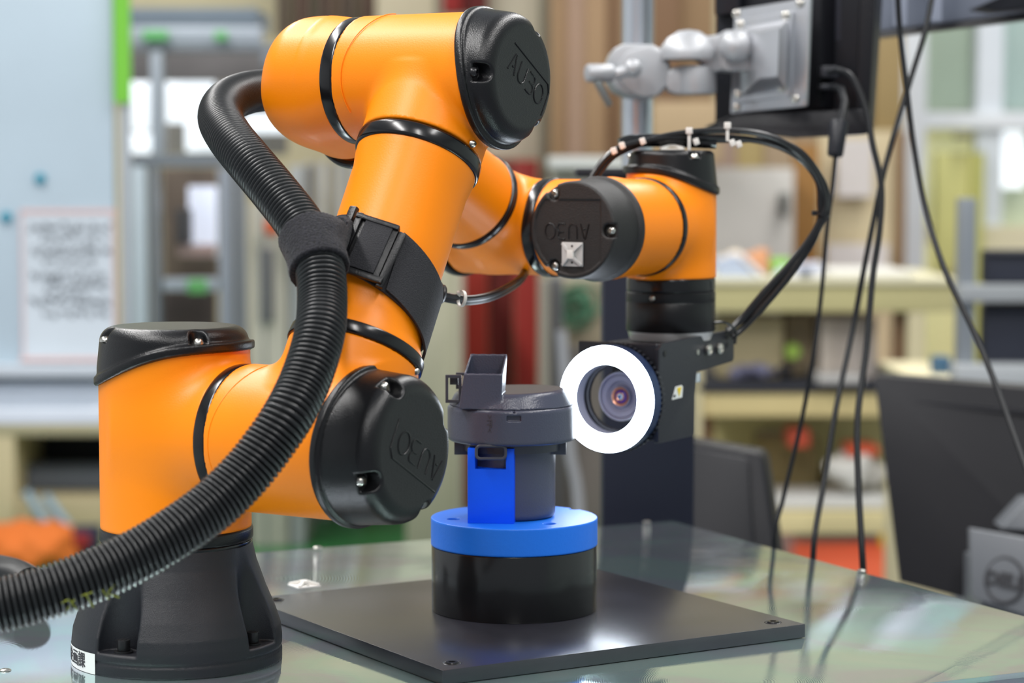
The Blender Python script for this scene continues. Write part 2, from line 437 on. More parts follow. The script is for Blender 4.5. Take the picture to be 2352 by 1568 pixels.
# grey column with cable clutter
t = thing('grey_machine_leg', P(1262, 1210, 5.2), 'grey aluminium machine leg right of the red column', 'machine leg')
part('extrusion', flat(134, 130, 118), t, 1240, 640, 1262, 1205, 5.2, .1); part('extrusion', flat(86, 86, 88), t, 1264, 640, 1292, 1205, 5.24, .1)
part('foot_plate', flat(90, 90, 90), t, 1236, 1196, 1296, 1210, 5.15, .2)
mb = MB()
for k in range(7):
    cc = P(1325 + random.uniform(-15, 15), 700 + random.uniform(-12, 22), 5.385)
    r = random.uniform(.025, .045); ph = random.uniform(0, 6)
    mb.tube([cc + V((r * math.cos(a), .01 * math.sin(2 * a + ph), r * .9 * math.sin(a))) for a in [i * math.pi / 12 for i in range(24)]], .0035, 6, closed=True)
tag(mb.build('coiled_green_cable', flat(70, 122, 92)), 'loose coil of green cable hanging left of the black column', 'cable')
simple('cluttered_panel', 'dim brown equipment panel behind the coiled green cable', 'panel', flat(148, 138, 116, var=.35), 1292, 640, 1392, 800, 5.4, .1)
simple('grey_floor_box', 'grey equipment housing low behind the blue fixture', 'housing', flat(104, 98, 92, var=.3), 1296, 800, 1400, 1190, 5.3, .4)
mb = MB(); mb.tube(spline([P(1290, 760, 4.6), P(1300, 900, 4.6), P(1310, 1040, 4.6), P(1330, 1180, 4.6), V((P(1340, 0, 4.6).x, 4.6, .015))], 8), .010, 8)
tag(mb.build('grey_air_hose', flat(150, 152, 156)), 'pale grey air hose hanging behind the ring light', 'hose')

# ---- left: whiteboard
WY = 4.5
t = thing('whiteboard', P(130, 900, WY), 'pale blue-grey whiteboard with green tape strip at left edge of the photo', 'whiteboard')
part('board', flat(186, 203, 214, .3), t, -140, -260, 268, 838, WY, .02)
part('frame_edge', flat(176, 184, 192, .4), t, 269, -260, 300, 848, WY - .01, .04)
part('tray', flat(196, 204, 212, .3), t, -140, 839, 268, 866, WY - .04, .06)
part('lower_rail', flat(118, 128, 134), t, -140, 868, 300, 878, WY, .04)
part('lower_panel', flat(200, 208, 218, .35), t, -140, 880, 300, 938, WY, .04)
part('ledge', flat(212, 220, 230, .3), t, -140, 940, 300, 974, WY - .06, .1)
part('green_tape', flat(120, 196, 62, .4), t, 256, -260, 300, 236, WY - .02, .01, 0)
for px in (-130, 280):
    p0 = P(px, 974, WY); MB().abox(p0.x - .012, p0.x + .012, WY - .02, WY + .02, 0, p0.z).build('stand_leg', flat(150, 155, 160), t)
for px, py, nm in ((93, 410, 'teal round magnet near the middle of the whiteboard'), (15, 498, 'teal round magnet at the left edge beside the poster')):
    mb = MB(); c_ = P(px, py, WY - .001); mb.cyl(c_, c_ + V((0, -.008, 0)), .0105, 20, bev=.002)
    tag(mb.build('magnet', flat(22, 140, 165)), nm, 'magnet')
t = thing('paper_poster', P(158, 828, WY - .002), 'handwritten notice sheet with pink border hanging on the whiteboard', 'poster')
part('sheet', flat(206, 216, 224), t, 46, 480, 268, 830, WY - .004, .002, 0)
for q in ((46, 480, 268, 490), (46, 820, 268, 830), (46, 491, 56, 819), (258, 491, 268, 819)):
    part('border_strip', flat(222, 190, 186), t, *q, WY - .006, .0015, 0)
lines = [(66, 250, 520, 1), (90, 240, 545, .7), (70, 250, 575, 1), (98, 210, 600, .6), (70, 235, 632, 1), (100, 240, 655, .8), (66, 250, 693, 1), (95, 245, 718, .8), (100, 200, 675, .5)]
mb = MB(); rr = random.Random(3)
for x0, x1, y, wt in lines:
    x = x0
    while x < x1:
        wd = rr.uniform(7, 12)
        for _ in range(3):
            a = (x + rr.uniform(0, wd), y + rr.uniform(-7, 7)); ang = rr.choice([0, 0, 1.57, 1.2, -.6]); L = rr.uniform(5, 10)
            b2 = (a[0] + L * math.cos(ang), a[1] + L * math.sin(ang))
            p1 = P(a[0], a[1], WY - .0055); p2 = P(b2[0], b2[1], WY - .0055)
            mb.tube([p1, p2], .0011 * wt + .0005, 4)
        x += wd + 3
mb.build('handwriting', flat(60, 66, 74), t)['kind'] = 'stuff'
t = thing('red_marker', P(70, 972, WY - .08), 'red marker pen lying on the whiteboard ledge', 'marker')
mb = MB(); mb.cyl(P(46, 962, WY - .03), P(78, 962, WY - .03), .0075, 16, bev=.001); mb.build('cap', flat(220, 30, 40), t)
mb = MB(); mb.cyl(P(78, 962, WY - .03), P(108, 962, WY - .03), .0065, 16, bev=.001); mb.build('barrel', flat(226, 130, 140), t)

# cabinet under the board
CY = 6.6
t = thing('beige_workbench', P(150, 1240, CY), 'beige bench cabinet with dark open bay under the whiteboard', 'workbench')
part('top', flat(176, 168, 140), t, -60, 976, 560, 1000, CY, .6)
part('side_panel', flat(206, 192, 156), t, -60, 1001, 36, None, CY, .6)
part('lower_panel', flat(188, 174, 138), t, 37, 1142, 560, None, CY + .02, .5)
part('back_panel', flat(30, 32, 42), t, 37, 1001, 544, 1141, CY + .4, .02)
part('side_panel', flat(206, 192, 156), t, 545, 1001, 560, 1141, CY, .6)
mb = MB(); mb.cyl(P(60, 1100, CY + .2), P(520, 1100, CY + .2), .050, 24); tag(mb.build('material_roll', flat(96, 102, 112)), 'grey roll lying in the open bay of the beige bench', 'roll')
mb = MB(); rr = random.Random(5)
c_ = P(70, 1290, 6.3)
t = thing('orange_cloth', V((c_.x, 6.3, 0)), 'crumpled orange work cloth on the floor below the beige bench', 'cloth')
def fn(p):
    d = 1e3 * np.ones(len(p))
    for k in range(9):
        q = P(-30 + k * 20, 1268 + (k * 37 % 23) - 8, 6.25 + (k % 3) * .05)
        d = smin(d, sd_sph(p, (q.x, q.y, max(q.z, .03)), .055 + .012 * (k % 3)), .03)
    return d + .006 * np.sin(p[:, 0] * 70 + 9 * p[:, 2]) * np.sin(p[:, 2] * 90)
a_ = P(-60, 1290, 6.3); b_ = P(170, 1200, 6.3)
sdf_mesh(fn, (a_.x - .05, 6.1, 0.005), (b_.x + .05, 6.55, .25), .012, 'cloth_folds', flat(216, 112, 40, .8), t)
t = thing('leaning_blue_tubes', P(160, 1270, 5.6), 'pale blue plastic tubes leaning beside the orange cloth', 'tubes')
for a, b2 in (((60, 1130), (150, 1268)), ((105, 1140), (195, 1262))):
    mb = MB(); mb.cyl(P(*a, 6.57), P(*b2, 6.50), .013, 12); mb.build('tube', flat(132, 160, 176, .4), t)
t = thing('dark_crate', P(150, 1262, 5.9), 'dark navy crate with red lid between the leaning tubes', 'crate')
part('body', flat(28, 40, 70), t, 165, 1212, 225, None, 6.32, .06); part('lid', flat(150, 36, 40), t, 168, 1226, 206, 1258, 6.30, .015)

# ---- middle left: aluminium framed machine
MY = 5.2
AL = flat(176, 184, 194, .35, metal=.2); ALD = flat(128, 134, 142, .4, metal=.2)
t = thing('framed_machine', P(480, 1200, MY), 'tall aluminium framed machine enclosure behind the black corrugated hose', 'machine')
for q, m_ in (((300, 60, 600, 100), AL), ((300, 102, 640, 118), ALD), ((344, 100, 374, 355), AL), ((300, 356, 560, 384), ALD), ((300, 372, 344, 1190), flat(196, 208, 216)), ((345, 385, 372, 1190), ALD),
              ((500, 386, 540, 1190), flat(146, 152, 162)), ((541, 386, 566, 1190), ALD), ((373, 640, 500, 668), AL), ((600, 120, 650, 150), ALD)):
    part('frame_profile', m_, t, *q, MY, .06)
part('top_duct', flat(112, 124, 136), t, 296, 18, 590, 62, MY + .3, .3)
part('rear_panel', flat(104, 90, 78, var=.5), t, 373, 386, 500, 640, MY + .25, .02)
part('rear_panel', flat(66, 56, 52, var=.5), t, 373, 669, 500, 1190, MY + .2, .02)
part('dark_recess', flat(100, 96, 96, var=.5), t, 300, 119, 660, 186, MY + .3, .04)
part('inner_frame', flat(128, 122, 116, var=.4), t, 300, 186, 660, 355, MY + .9, .02)
BR = flat(236, 242, 250, .5, emit=.75)
for k, q in enumerate([(302, 186, 342, 300), (360, 178, 492, 282), (300, 306, 350, 352), (426, 282, 500, 348), (560, 262, 662, 306)]):
    part('lit_window', BR, t, *q, MY + .8, .02)
part('lit_window', flat(222, 228, 246, .5, emit=.55), t, 432, 428, 498, 590, MY + .2, .02)
part('inner_tool', flat(84, 82, 84), t, 402, 480, 436, 560, MY + .1, .05)
part('inner_part', flat(196, 166, 160), t, 408, 562, 492, 590, MY + .12, .05)
part('green_tag', flat(104, 176, 104), t, 430, 642, 474, 674, MY - .03, .02)
for q in ((326, 70, 384, 92), (492, 72, 520, 92)): part('green_tag', flat(96, 180, 100), t, *q, MY - .03, .02)
part('lamp_rail', ALD, t, 600, 106, 740, 114, 6.0, .03)
part('lamp_rail', ALD, t, 600, 106, 612, None, 6.03, .03)
for px, py, r, nm in ((714, 92, .018, 'upper'), (640, 134, .018, 'left'), (692, 148, .024, 'right')):
    mb = MB(); mb.sphere(P(px, py, 5.97), r, 20); mb.build('bokeh_lamp', flat(250, 252, 255, .5, emit=4), t)  # glowing balls added to stand in for blurred highlight discs
t = thing('control_cabinet', P(630, 1190, 6.6), 'beige control cabinet with orange emergency button left of the upper arm', 'cabinet')
part('body', flat(188, 184, 172), t, 570, 466, 662, None, 6.6, .35)
part('body_panel', flat(168, 170, 172), t, 664, 380, 700, None, 6.6, .35)
part('door_gap', flat(92, 92, 98), t, 596, 570, 626, 740, 6.58, .03)
mb = MB(); c_ = P(622, 522, 6.52); mb.cyl(c_ + V((0, .09, 0)), c_ + V((0, .025, 0)), .014, 16); mb.cyl(c_ + V((0, .025, 0)), c_, .022, 20, bev=.005)
mb.build('emergency_button', flat(224, 92, 36), t)
t = thing('vertical_blinds', P(760, 560, 7.1), 'pale grey vertical strips hanging left of the upper arm', 'blinds')
for k in range(7):
    part('strip', flat(*[(190, 196, 204), (140, 140, 146), (206, 210, 216), (120, 112, 110)][k % 4]), t, 702 + k * 18, 372, 702 + k * 18 + 15, None, 7.1 + .02 * (k % 2), .01, 0)
simple('grey_rear_machine', 'dim grey machine body low behind the lower arm housing', 'machine', flat(112, 108, 106, var=.4), 590, 740, 700, None, 7.0, .35)

# ---- right background
t = thing('tan_wall_board', P(1750, 390, 6.9), 'tan board wall behind the wrist cable loop', 'board wall')
for k in range(6):
    part('board', flat(186 - (k % 3) * 10, 166 - (k % 3) * 12, 126 - (k % 2) * 14), t, 1500 + k * 64, 240, 1500 + k * 64 + 62, 720, 7.0 + .01 * (k % 2), .05)
t = thing('grey_cabinet', P(1720, 640, 6.3), 'light grey metal cabinet door right of the orange wrist', 'cabinet')
part('door', flat(196, 192, 186), t, 1600, 386, 1822, 642, 6.3, .3); part('cabinet_base', flat(150, 146, 140), t, 1600, 643, 1822, None, 6.32, .28); part('latch', flat(96, 96, 92), t, 1792, 444, 1812, 492, 6.26, .04)
simple('brown_plank', 'upright brown plank right of the light grey cabinet', 'plank', flat(146, 104, 48), 1824, 330, 1880, 640, 6.5, .05)
t = thing('cream_partition', P(1980, 1240, 6.6), 'cream partition with pinned papers behind the hanging cables', 'partition')
part('panel', flat(204, 188, 152), t, 1882, 300, 2058, 1180, 6.6, .08); part('edge_post', flat(126, 98, 66), t, 2059, 300, 2072, 1180, 6.58, .1)
part('panel', flat(150, 128, 84), t, 2012, 60, 2074, 298, 6.62, .08)
for q, nm in (((1924, 318, 2004, 452), 'upper white paper pinned on the cream partition'), ((1900, 560, 2040, 690), 'lower pale lilac paper pinned on the cream partition')):
    o = slab('pinned_paper', flat(208, 202, 198), *q, 6.55, .012, None, 0); tag(o, nm, 'paper')
# windows and door at right
t = slab('window_frame', flat(206, 210, 214), 2076, -300, 2116, 1190, 6.9, .12); t.name = 'door_1_frame'; t['kind'] = 'structure'; t.name = 'trim_3'
w1 = thing('window_1', P(2230, 280, 7.1), None, None); w1['kind'] = 'structure'
part('pane', flat(166, 182, 164, .25), w1, 2116, -300, 2252, 256, 7.1)
part('pane', flat(176, 196, 190, .25), w1, 2290, -300, 2420, 256, 7.1)
part('window_frame', flat(214, 220, 226), w1, 2252, -300, 2290, 1190, 7.02, .08)
part('window_frame', flat(222, 226, 230), w1, 2116, 257, 2420, 296, 7.0, .08)
part('pane', flat(232, 232, 180, .3, emit=.25), w1, 2116, 297, 2252, 700, 7.1)
part('pane', flat(196, 206, 180, .3), w1, 2290, 297, 2420, 700, 7.1)
part('pane', flat(238, 244, 248, .3, emit=.9), w1, 2296, 300, 2352, 432, 7.06, .01)
d1 = thing('door_1', P(2210, 660, 6.95), None, None); d1['kind'] = 'structure'
part('door_leaf', flat(206, 204, 132), d1, 2150, 350, 2252, 620, 6.95, .05); part('door_leaf_edge', flat(178, 178, 100), d1, 2232, 350, 2250, 1180, 6.93, .05)
part('lower_panel', flat(232, 228, 168), d1, 2116, 560, 2250, 1180, 6.97, .05); part('door_closer', flat(110, 106, 84), d1, 2196, 306, 2236, 318, 6.9, .05)
MB().abox(P(2080, 0, 6.9).x, RX1, 7.0, 7.3, 0, .9).build('trim_4', flat(216, 208, 176), smooth=False)['kind'] = 'structure'
# aluminium rack at right with two black screens
RY = 3.9
t = thing('aluminium_rack', P(2290, 1000, RY), 'aluminium profile rack at the right edge carrying two screens', 'rack')
part('post', flat(140, 146, 152, .35, metal=.3), t, 2206, 455, 2238, 880, RY, .04)
part('shelf_rail', flat(164, 168, 170, .35, metal=.2), t, 2204, 654, 2420, 694, RY - .02, .05)
part('shelf_rail', flat(186, 190, 192, .35, metal=.2), t, 2196, 838, 2420, 884, RY - .04, .06)
p0 = P(2222, 884, RY); MB().abox(p0.x - .012, p0.x + .012, RY, RY + .04, 0, p0.z).build('rear_leg', flat(120, 124, 128), t)
p0 = P(2400, 884, RY); MB().abox(p0.x - .012, p0.x + .012, RY, RY + .04, 0, p0.z).build('rear_leg', flat(120, 124, 128), t)
for q, nm in (((2262, 574, 2440, 652), 'upper black screen seen from behind on the aluminium rack'), ((2260, 696, 2440, 836), 'lower black screen on the aluminium rack')):
    t2 = thing('rack_screen', P(2340, q[3], RY), nm, 'screen')
    part('housing', flat(36, 40, 54), t2, *q, RY + .02, .04, .006); part('bezel_rib', flat(26, 28, 38), t2, q[0] + 6, q[1] + 4, q[2] - 6, q[1] + 12, RY + .012, .008)

# workbench at right with clutter
BY = 5.0
CR = flat(200, 186, 138)
t = thing('cream_shelving', P(1900, 1230, BY), 'long cream steel shelving behind the hanging cables', 'shelving')
part('top_shelf', flat(190, 182, 132), t, 1598, 655, 2200, 716, BY, .5)
part('top_shelf_lip', flat(214, 208, 176), t, 1598, 640, 2200, 654, BY - .01, .5)
part('middle_shelf', flat(36, 38, 48), t, 1598, 880, 2180, 900, BY, .5)
part('shelf_front', flat(210, 192, 138), t, 1598, 902, 2180, 956, BY + .01, .3)
part('upright', flat(196, 186, 150), t, 2086, 717, 2120, None, BY, .05)
part('upright', flat(128, 98, 70), t, 2060, 717, 2078, 879, BY + .04, .05)
part('back_sheet', flat(204, 194, 140), t, 1598, 957, 2180, 1200, BY + .46, .02)
part('upright', flat(196, 186, 150), t, 1598, 717, 1612, None, BY, .05)
part('bottom_shelf', flat(214, 200, 150), t, 1598, 1176, 2180, 1226, BY, .4)
def clut(name, label, cat, col, q, Y, depth=.15, bevel=.01):
    return simple(name, label, cat, flat(*col), *q, Y, depth, bevel)
clut('storage_box', 'pale tan cardboard box on the middle shelf right of the camera bracket', 'box', (180, 166, 130), (1650, 717, 1800, 860), BY + .1)
clut('storage_box', 'brownish grey cardboard box beside the thin hanging cable', 'box', (156, 140, 112), (1802, 720, 1872, 862), BY + .16)
t = thing('paper_stack', P(1950, 862, BY + .1), 'pale lilac folder stack standing on the middle shelf', 'folders')
for k in range(4): part('folder', flat(204 - 5 * k, 192 - 4 * k, 180 - 2 * k), t, 1885 + k * 32, 724, 1885 + k * 32 + 31, 862, BY + .1 + .01 * (k % 2), .2)
mb = MB(); c_ = P(1820, 806, BY + .09); mb.cyl(c_, c_ + V((0, -.01, 0)), .017, 20); tag(mb.build('green_dot_label', flat(150, 182, 74)), 'round green dot sticker on the tan box', 'sticker')
mb = MB(); c_ = P(1792, 585, BY + .1); mb.cyl(c_ + V((0, 0, -.02)), c_ + V((0, 0, .02)), .022, 20, bev=.004); tag(mb.build('green_tape_roll', flat(136, 190, 78)), 'green tape roll on top of the cream shelving', 'tape')
def lump(name, label, cat, col, pts, Y, r, hh=.01, par=None, amp=.004):
    ws = [P(x, y, Y + .05 * (i % 2)) for i, (x, y) in enumerate(pts)]
    def fn(p):
        d = np.full(len(p), 1e3)
        for i, q in enumerate(ws): d = smin(d, sd_sph((p - A3(q)) * A3((1, 1, 1)) + A3(q), q, r * (1 + .25 * math.sin(i * 2.3))), r * .8)
        return d + amp * np.sin(p[:, 0] * 95 + p[:, 1] * 40) * np.sin(p[:, 2] * 110)
    lo_ = [min(q[i] for q in ws) - r * 2 for i in range(3)]; hi_ = [max(q[i] for q in ws) + r * 2 for i in range(3)]
    return tag(sdf_mesh(fn, lo_, hi_, hh, name, flat(*col, .8), None), label, cat)
lump('paper_bag', 'crumpled brown paper bag on top of the cream shelving', 'bag', (196, 140, 100), [(1720, 600), (1742, 590), (1752, 612)], BY + .1, .022)
lump('dark_cloth', 'dark brown cloth beside the paper bag', 'cloth', (72, 58, 52), [(1730, 622), (1746, 626), (1762, 630)], BY + .22, .014)
lump('cream_sack', 'pale cream sack on the shelving beside the orange wrist', 'sack', (222, 206, 184), [(1668, 585), (1690, 580), (1700, 600)], BY + .12, .02)
t = thing('blue_white_sheets', P(1700, 655, BY), 'loose bluish white sheets on top of the cream shelving', 'sheets')
for q, c3 in ((((1645, 618), (1690, 606), (1740, 655), (1650, 655)), (176, 188, 212)), (((1700, 610), (1712, 606), (1760, 652), (1746, 655)), (214, 216, 224)), (((1790, 632), (1888, 622), (1892, 655), (1776, 655)), (206, 210, 226))):
    mb = MB(); quad(mb, [(x, y, BY + .06) for x, y in q], (0, .08, 0)); mb.build('sheet', flat(*c3), t)
clut('dark_blue_clip', 'small dark blue clip on the white sheets', 'clip', (56, 70, 96), (1843, 620, 1862, 640), BY + .02, .03, .003)
clut('white_tray', 'flat white tray at the end of the cream shelving top', 'tray', (216, 214, 206), (1910, 624, 2100, 638), BY + .01, .3, .004)
lump('tool_clutter', 'blue and grey tool bag on the dark middle shelf', 'tools', (112, 112, 138), [(1690, 874), (1706, 870), (1722, 866), (1738, 865), (1754, 867), (1770, 870)], BY + .05, .014)
lump('black_pouch', 'black pouch on the dark middle shelf beside the tool bag', 'pouch', (40, 38, 44), [(1796, 866), (1806, 864)], BY + .05, .013)
clut('grey_tray', 'grey tray on the dark middle shelf left of the large monitor', 'tray', (172, 170, 168), (1880, 866, 1985, 884), BY - .03, .2, .004)
clut('storage_box', 'olive brown carton low on the shelving behind the hanging cables', 'box', (140, 124, 84), (1745, 1015, 1880, 1150), BY + .24, .15)
clut('storage_box', 'dark olive carton low beside the large monitor edge', 'box', (148, 132, 92), (1900, 1110, 2060, 1165), BY + .24, .15)
clut('red_box', 'small red box above the olive brown carton', 'box', (184, 74, 48), (1812, 985, 1862, 1030), BY + .05, .1)
clut('orange_strip_box', 'thin orange box behind the rightmost thick cable', 'box', (202, 84, 50), (1945, 1022, 2020, 1050), BY + .05, .1)
lump('plastic_bag', 'white translucent plastic bag beside the olive brown carton', 'bag', (208, 206, 200), [(1920, 1075), (1950, 1060), (1985, 1062), (2005, 1085), (1960, 1095)], BY + .05, .026)
clut('white_flat_box', 'white flat parcels on the bottom shelf', 'parcel', (206, 206, 204), (1780, 1148, 2064, 1178), BY + .02, .2)
clut('brown_strip', 'dim brown crate behind the black column edge', 'crate', (130, 96, 70), (1598, 957, 1640, 1020), BY + .2, .1)
mb = MB(); c_ = P(2045, 1238, 6.6); mb.cyl(c_, c_ + V((0, .02, 0)), .030, 24); tag(mb.build('yellow_disc', flat(222, 208, 20)), 'round yellow marker beside the large monitor edge', 'marker')
clut('blue_can', 'small blue can on the shelf above the large monitor', 'can', (56, 92, 122), (2146, 820, 2186, 868), 4.4, .05, .006)
t = thing('cream_counter', P(2150, 870, 4.5), 'pale cream counter just above the left end of the large monitor', 'counter')
part('counter_top', flat(216, 206, 170), t, 2100, 870, 2210, 884, 4.30, .4); part('counter_body', flat(206, 196, 160), t, 2104, 885, 2206, None, 4.33, .35)

# ============================================================ STEEL BENCH
e1 = V((.899, .438, 0)).normalized(); e2 = V((.438, -.899, 0)).normalized()
E0 = V((.150, 2.172, T))                     # far corner of the bench
def tb(a, b, z=0): return E0 + e1 * a + e2 * b + V((0, 0, z))
t = thing('steel_bench', tb(-.6, .35, -T), 'steel topped bench with shiny greenish chromated sheet under the robot', 'bench')
mb = MB(); mb.box(tb(-.68, .335, -.004), (e1, e2, (0, 0, 1)), .68, .335, .004); mb.build('bench_top', TABLE, t, bevel=.0008)
for a in (-1.33, -.03):
    for b in (.03, .64):
        mb = MB(); mb.box(tb(a, b, -.008 - (T - .008) / 2), (e1, e2, (0, 0, 1)), .02, .02, (T - .008) / 2); mb.build('leg', ALUP, t, bevel=.002)
for b in (.03, .64):
    mb = MB(); mb.box(tb(-.68, b, -.032), (e1, e2, (0, 0, 1)), .63, .02, .022); mb.build('rail', ALUP, t, bevel=.002)
def button_screw(c, n, r, parent, m=SCREW, name='screw', hh=.0022):
    """button head screw with a hexagon socket"""
    mb = MB(); n = V(n).normalized()
    mb.lathe(c, n, [(0, r), (hh * .35, r * .98), (hh * .8, r * .75), (hh, r * .5)], 20)
    e = n.orthogonal().normalized()
    mb.lathe(c, n, [(hh, r * .5), (hh * .35, r * .42), (hh * .3, 1e-5)], 6, e=e)
    return mb.build(name, m, parent, ang=40)
for px, py, nm in ((1486, 1204, 1), (1978, 1318, 1), (730, 1264, 1), (12, 1552, 1)):
    Yb = (.33) * F / (py - 380)
    p = P(px, py, Yb); p.z = T + .0002
    button_screw(p, (0, 0, 1), .0040, t, SCREW, 'screw', .0012)

# ---- black plate with the turned fixture
pc = V((.0045, 1.676, T))
pa = V((.853, .521, 0)).normalized(); pb = V((.521, -.853, 0)).normalized()
t = thing('mounting_plate', pc, 'square black anodised plate bolted flat on the steel bench', 'plate')
hs = .1462
def fn(p):
    d = sd_box(p, pc + V((0, 0, .005)), (pa, pb, (0, 0, 1)), (hs, hs, .005), .0006)
    return d
mb = MB(); mb.box(pc + V((0, 0, .0052)), (pa, pb, (0, 0, 1)), hs, hs, .0048); mb.build('plate', PLATE, t, bevel=.0006)
for sa, sb in ((-1, 1), (-1, -1), (1, 1), (1, -1)):
    c_ = pc + pa * sa * (hs - .016) + pb * sb * (hs - .016) + V((0, 0, .0101))
    mb = MB(); mb.lathe(c_, (0, 0, 1), [(0, .0062), (.0002, .0058), (-.0002, .0052)], 28)
    mb.build('counterbore', DARKS, t)
    mb = MB(); mb.lathe(c_, (0, 0, 1), [(0, .0044), (.0009, .004), (.0009, .0023)], 24); mb.lathe(c_, (0, 0, 1), [(.0009, .0023), (.0001, .0022), (.0001, 1e-5)], 6)
    mb.build('bolt', DARKS, t)

def tie_mount(c, x, y, label, size=.0162, m=NYLONG):
    """square adhesive base with raised cross and strap slot"""
    x = V(x).normalized(); y = V(y).normalized(); n = x.cross(y)
    t = thing('cable_tie_mount', c, label, 'cable mount')
    s = size / 2
    mb = MB(); mb.box(V(c) + n * .0006, (x, y, n), s, s, .0006); mb.build('base', m, t, bevel=.0003)
    for sx in (-1, 1):
        for sy in (-1, 1):
            a = V(c) + x * sx * s * .9 + y * sy * s * .9 + n * .0014; b = V(c) + x * sx * s * .28 + y * sy * s * .3 + n * .0032
            d = (b - a).normalized(); sd = n.cross(d).normalized()
            mb = MB(); mb.box((a + b) / 2, (d, sd, d.cross(sd)), (b - a).length / 2, s * .11, .0010); mb.build('rib', m, t, bevel=.0002)
    mb = MB(); mb.box(V(c) + n * .0034, (x, y, n), s * .30, s * .36, .0011); mb.build('bridge', NYLON, t, bevel=.0004)
    for sy in (-1, 1):
        mb = MB(); mb.cyl(V(c) + y * sy * s * .68 + n * .0012, V(c) + y * sy * s * .68 + n * .0014, s * .10, 14); mb.build('hole', INK, t)
    return t
q = P(699, 1353, .32 * F / (1353 - 380)); q.z = T + .0100
tie_mount(q, pa, V((0, 0, 1)).cross(pa), 'white nylon cable tie base lying on the left corner of the black plate', .019, NYLON)

# fixture pedestal
FX = V((.0016, 1.686, 0))
zt = T + .010
t = thing('fixture_pedestal', FX + V((0, 0, zt)), 'round fixture of turned black cylinder and blue disc standing on the black plate', 'fixture')
mb = MB(); mb.cyl(FX + V((0, 0, zt)), FX + V((0, 0, zt + .047)), .0598, 96, bev=.0008); mb.build('black_cylinder', POM, t)
def fn(p):
    d = sd_cyl(p, FX + V((0, 0, zt + .0471)), FX + V((0, 0, zt + .067)), .0602, .0008)
    for hx, hy in HOL:
        d = np.maximum(d, -sd_cyl(p, (hx, hy, zt + .055), (hx, hy, zt + .08), .0046, .0002))
    return d
HOL = []
for px, py in ((1042, 1196), (1262, 1207), (1321, 1172)):
    Yh = .253 * F / (py - 380); h_ = P(px, py, Yh); HOL.append((h_.x, h_.y))
disc = sdf_mesh(fn, (FX.x - .064, FX.y - .064, zt + .044), (FX.x + .064, FX.y + .064, zt + .071), .00085, 'blue_disc', BLUE, t)
ZD = zt + .067                                # top of blue disc (T+.077)
# blue block with window
bx = V((.994, -.11, 0)).normalized(); by = V((.11, .994, 0))
bc = P(1129, 1206, 1.652); bc.z = ZD
bc = bc + by * .009 - V((.0006, 0, 0))
BH = .0535
mb = MB()
for s_ in (-1, 1):
    mb.box(bc + bx * s_ * .0135 + V((0, 0, BH / 2)), (bx, by, (0, 0, 1)), .0030, .009, BH / 2)
mb.box(bc + V((0, 0, (BH - .0148) / 2)), (bx, by, (0, 0, 1)), .0106, .009, (BH - .0148) / 2)
mb2 = MB()
# one U shaped outline extruded, so the block is a single solid
out = [(-.0165, 0), (.0165, 0), (.0165, BH), (.0108, BH), (.0108, BH - .0148), (-.0112, BH - .0148), (-.0112, BH), (-.0165, BH)]
mb2.prism([bc - by * .009 + bx * x + V((0, 0, z)) for x, z in out], by * .018)
mb2.build('blue_block', BLUEI, t, bevel=.0004, fix=True)

# ---- grey plastic housing standing in the fixture
GC = V((-.0004, 1.690, 0)); ZG = ZD
t = thing('grey_housing', GC + V((0, 0, ZG)), 'dark grey moulded plastic housing with square chute standing on the blue fixture', 'plastic housing')
z_r0, z_r1 = T + .1325, T + .1585
def fn(p):
    stem = sd_cyl(p, GC + V((.0, 0, ZG)), GC + V((0, 0, z_r0 + .004)), .0318, .004)
    return stem
sdf_mesh(fn, (GC.x - .04, GC.y - .04, ZG - .002), (GC.x + .04, GC.y + .04, z_r0 + .008), .0011, 'lower_body', GREY, t)
def fn(p):
    ring = sd_cyl(p, GC + V((0, 0, z_r0)), GC + V((0, 0, z_r1)), .0462, .003)
    top = np.maximum(ring, p[:, 2] - (z_r1 - .0001))
    d = top
    # recessed slot with little line
    q = P(1180, 961, 1.645); d = np.maximum(d, -sd_box(p, V((q.x, q.y, q.z)), ((1, 0, 0), (0, 1, 0), (0, 0, 1)), (.0050, .0016, .0019), .0002))
    q = P(1179.5, 946, 1.645); d = np.maximum(d, -sd_box(p, V((q.x, q.y, q.z)), ((1, 0, 0), (0, 1, 0), (0, 0, 1)), (.0006, .0007, .0022), .0001))
    return d
sdf_mesh(fn, (GC.x - .05, GC.y - .05, z_r0 - .004), (GC.x + .05, GC.y + .05, z_r1 + .003), .0008, 'rim_band', GREY, t)
# conical lid with the chute
CH0 = V((-.0215, 1.650, 0)); cx = bx; cy = by
def fn(p):
    h = p[:, 2] - z_r1; q = p[:, :2] - A3(GC[:2]); rad = np.hypot(q[:, 0], q[:, 1])
    zl = .0105 + .03 * (q[:, 0])                       # slightly sloping top
    cone = (rad + h * .55 - .0450) * .87
    roof = (h - zl) * .95
    d = smax(cone, roof, .003); d = np.maximum(d, -h)
    # chute: solid body
    cc = V((CH0.x, CH0.y + .012, z_r1))
    u_ = (p - A3(cc)) @ A3(cx); v_ = (p - A3(cc)) @ A3(cy); hh = h
    ztop = .0285 + (v_ + .012) * .56 - .004
    lean = .10 * np.clip(hh, 0, 1)
    bw = .0135 - lean * .0 + (.03 - hh) * .05
    body = np.maximum(np.maximum(np.abs(u_ - .003 * hh / .03) - bw, np.abs(v_) - .0115), np.maximum(hh - ztop, -hh))
    inner = np.maximum(np.maximum(np.abs(u_ - .003 * hh / .03) - bw + .0014, np.abs(v_) - .0101), -(hh - .006))
    d = smin(d, body, .0012)
    d = np.maximum(d, -inner)
    return d
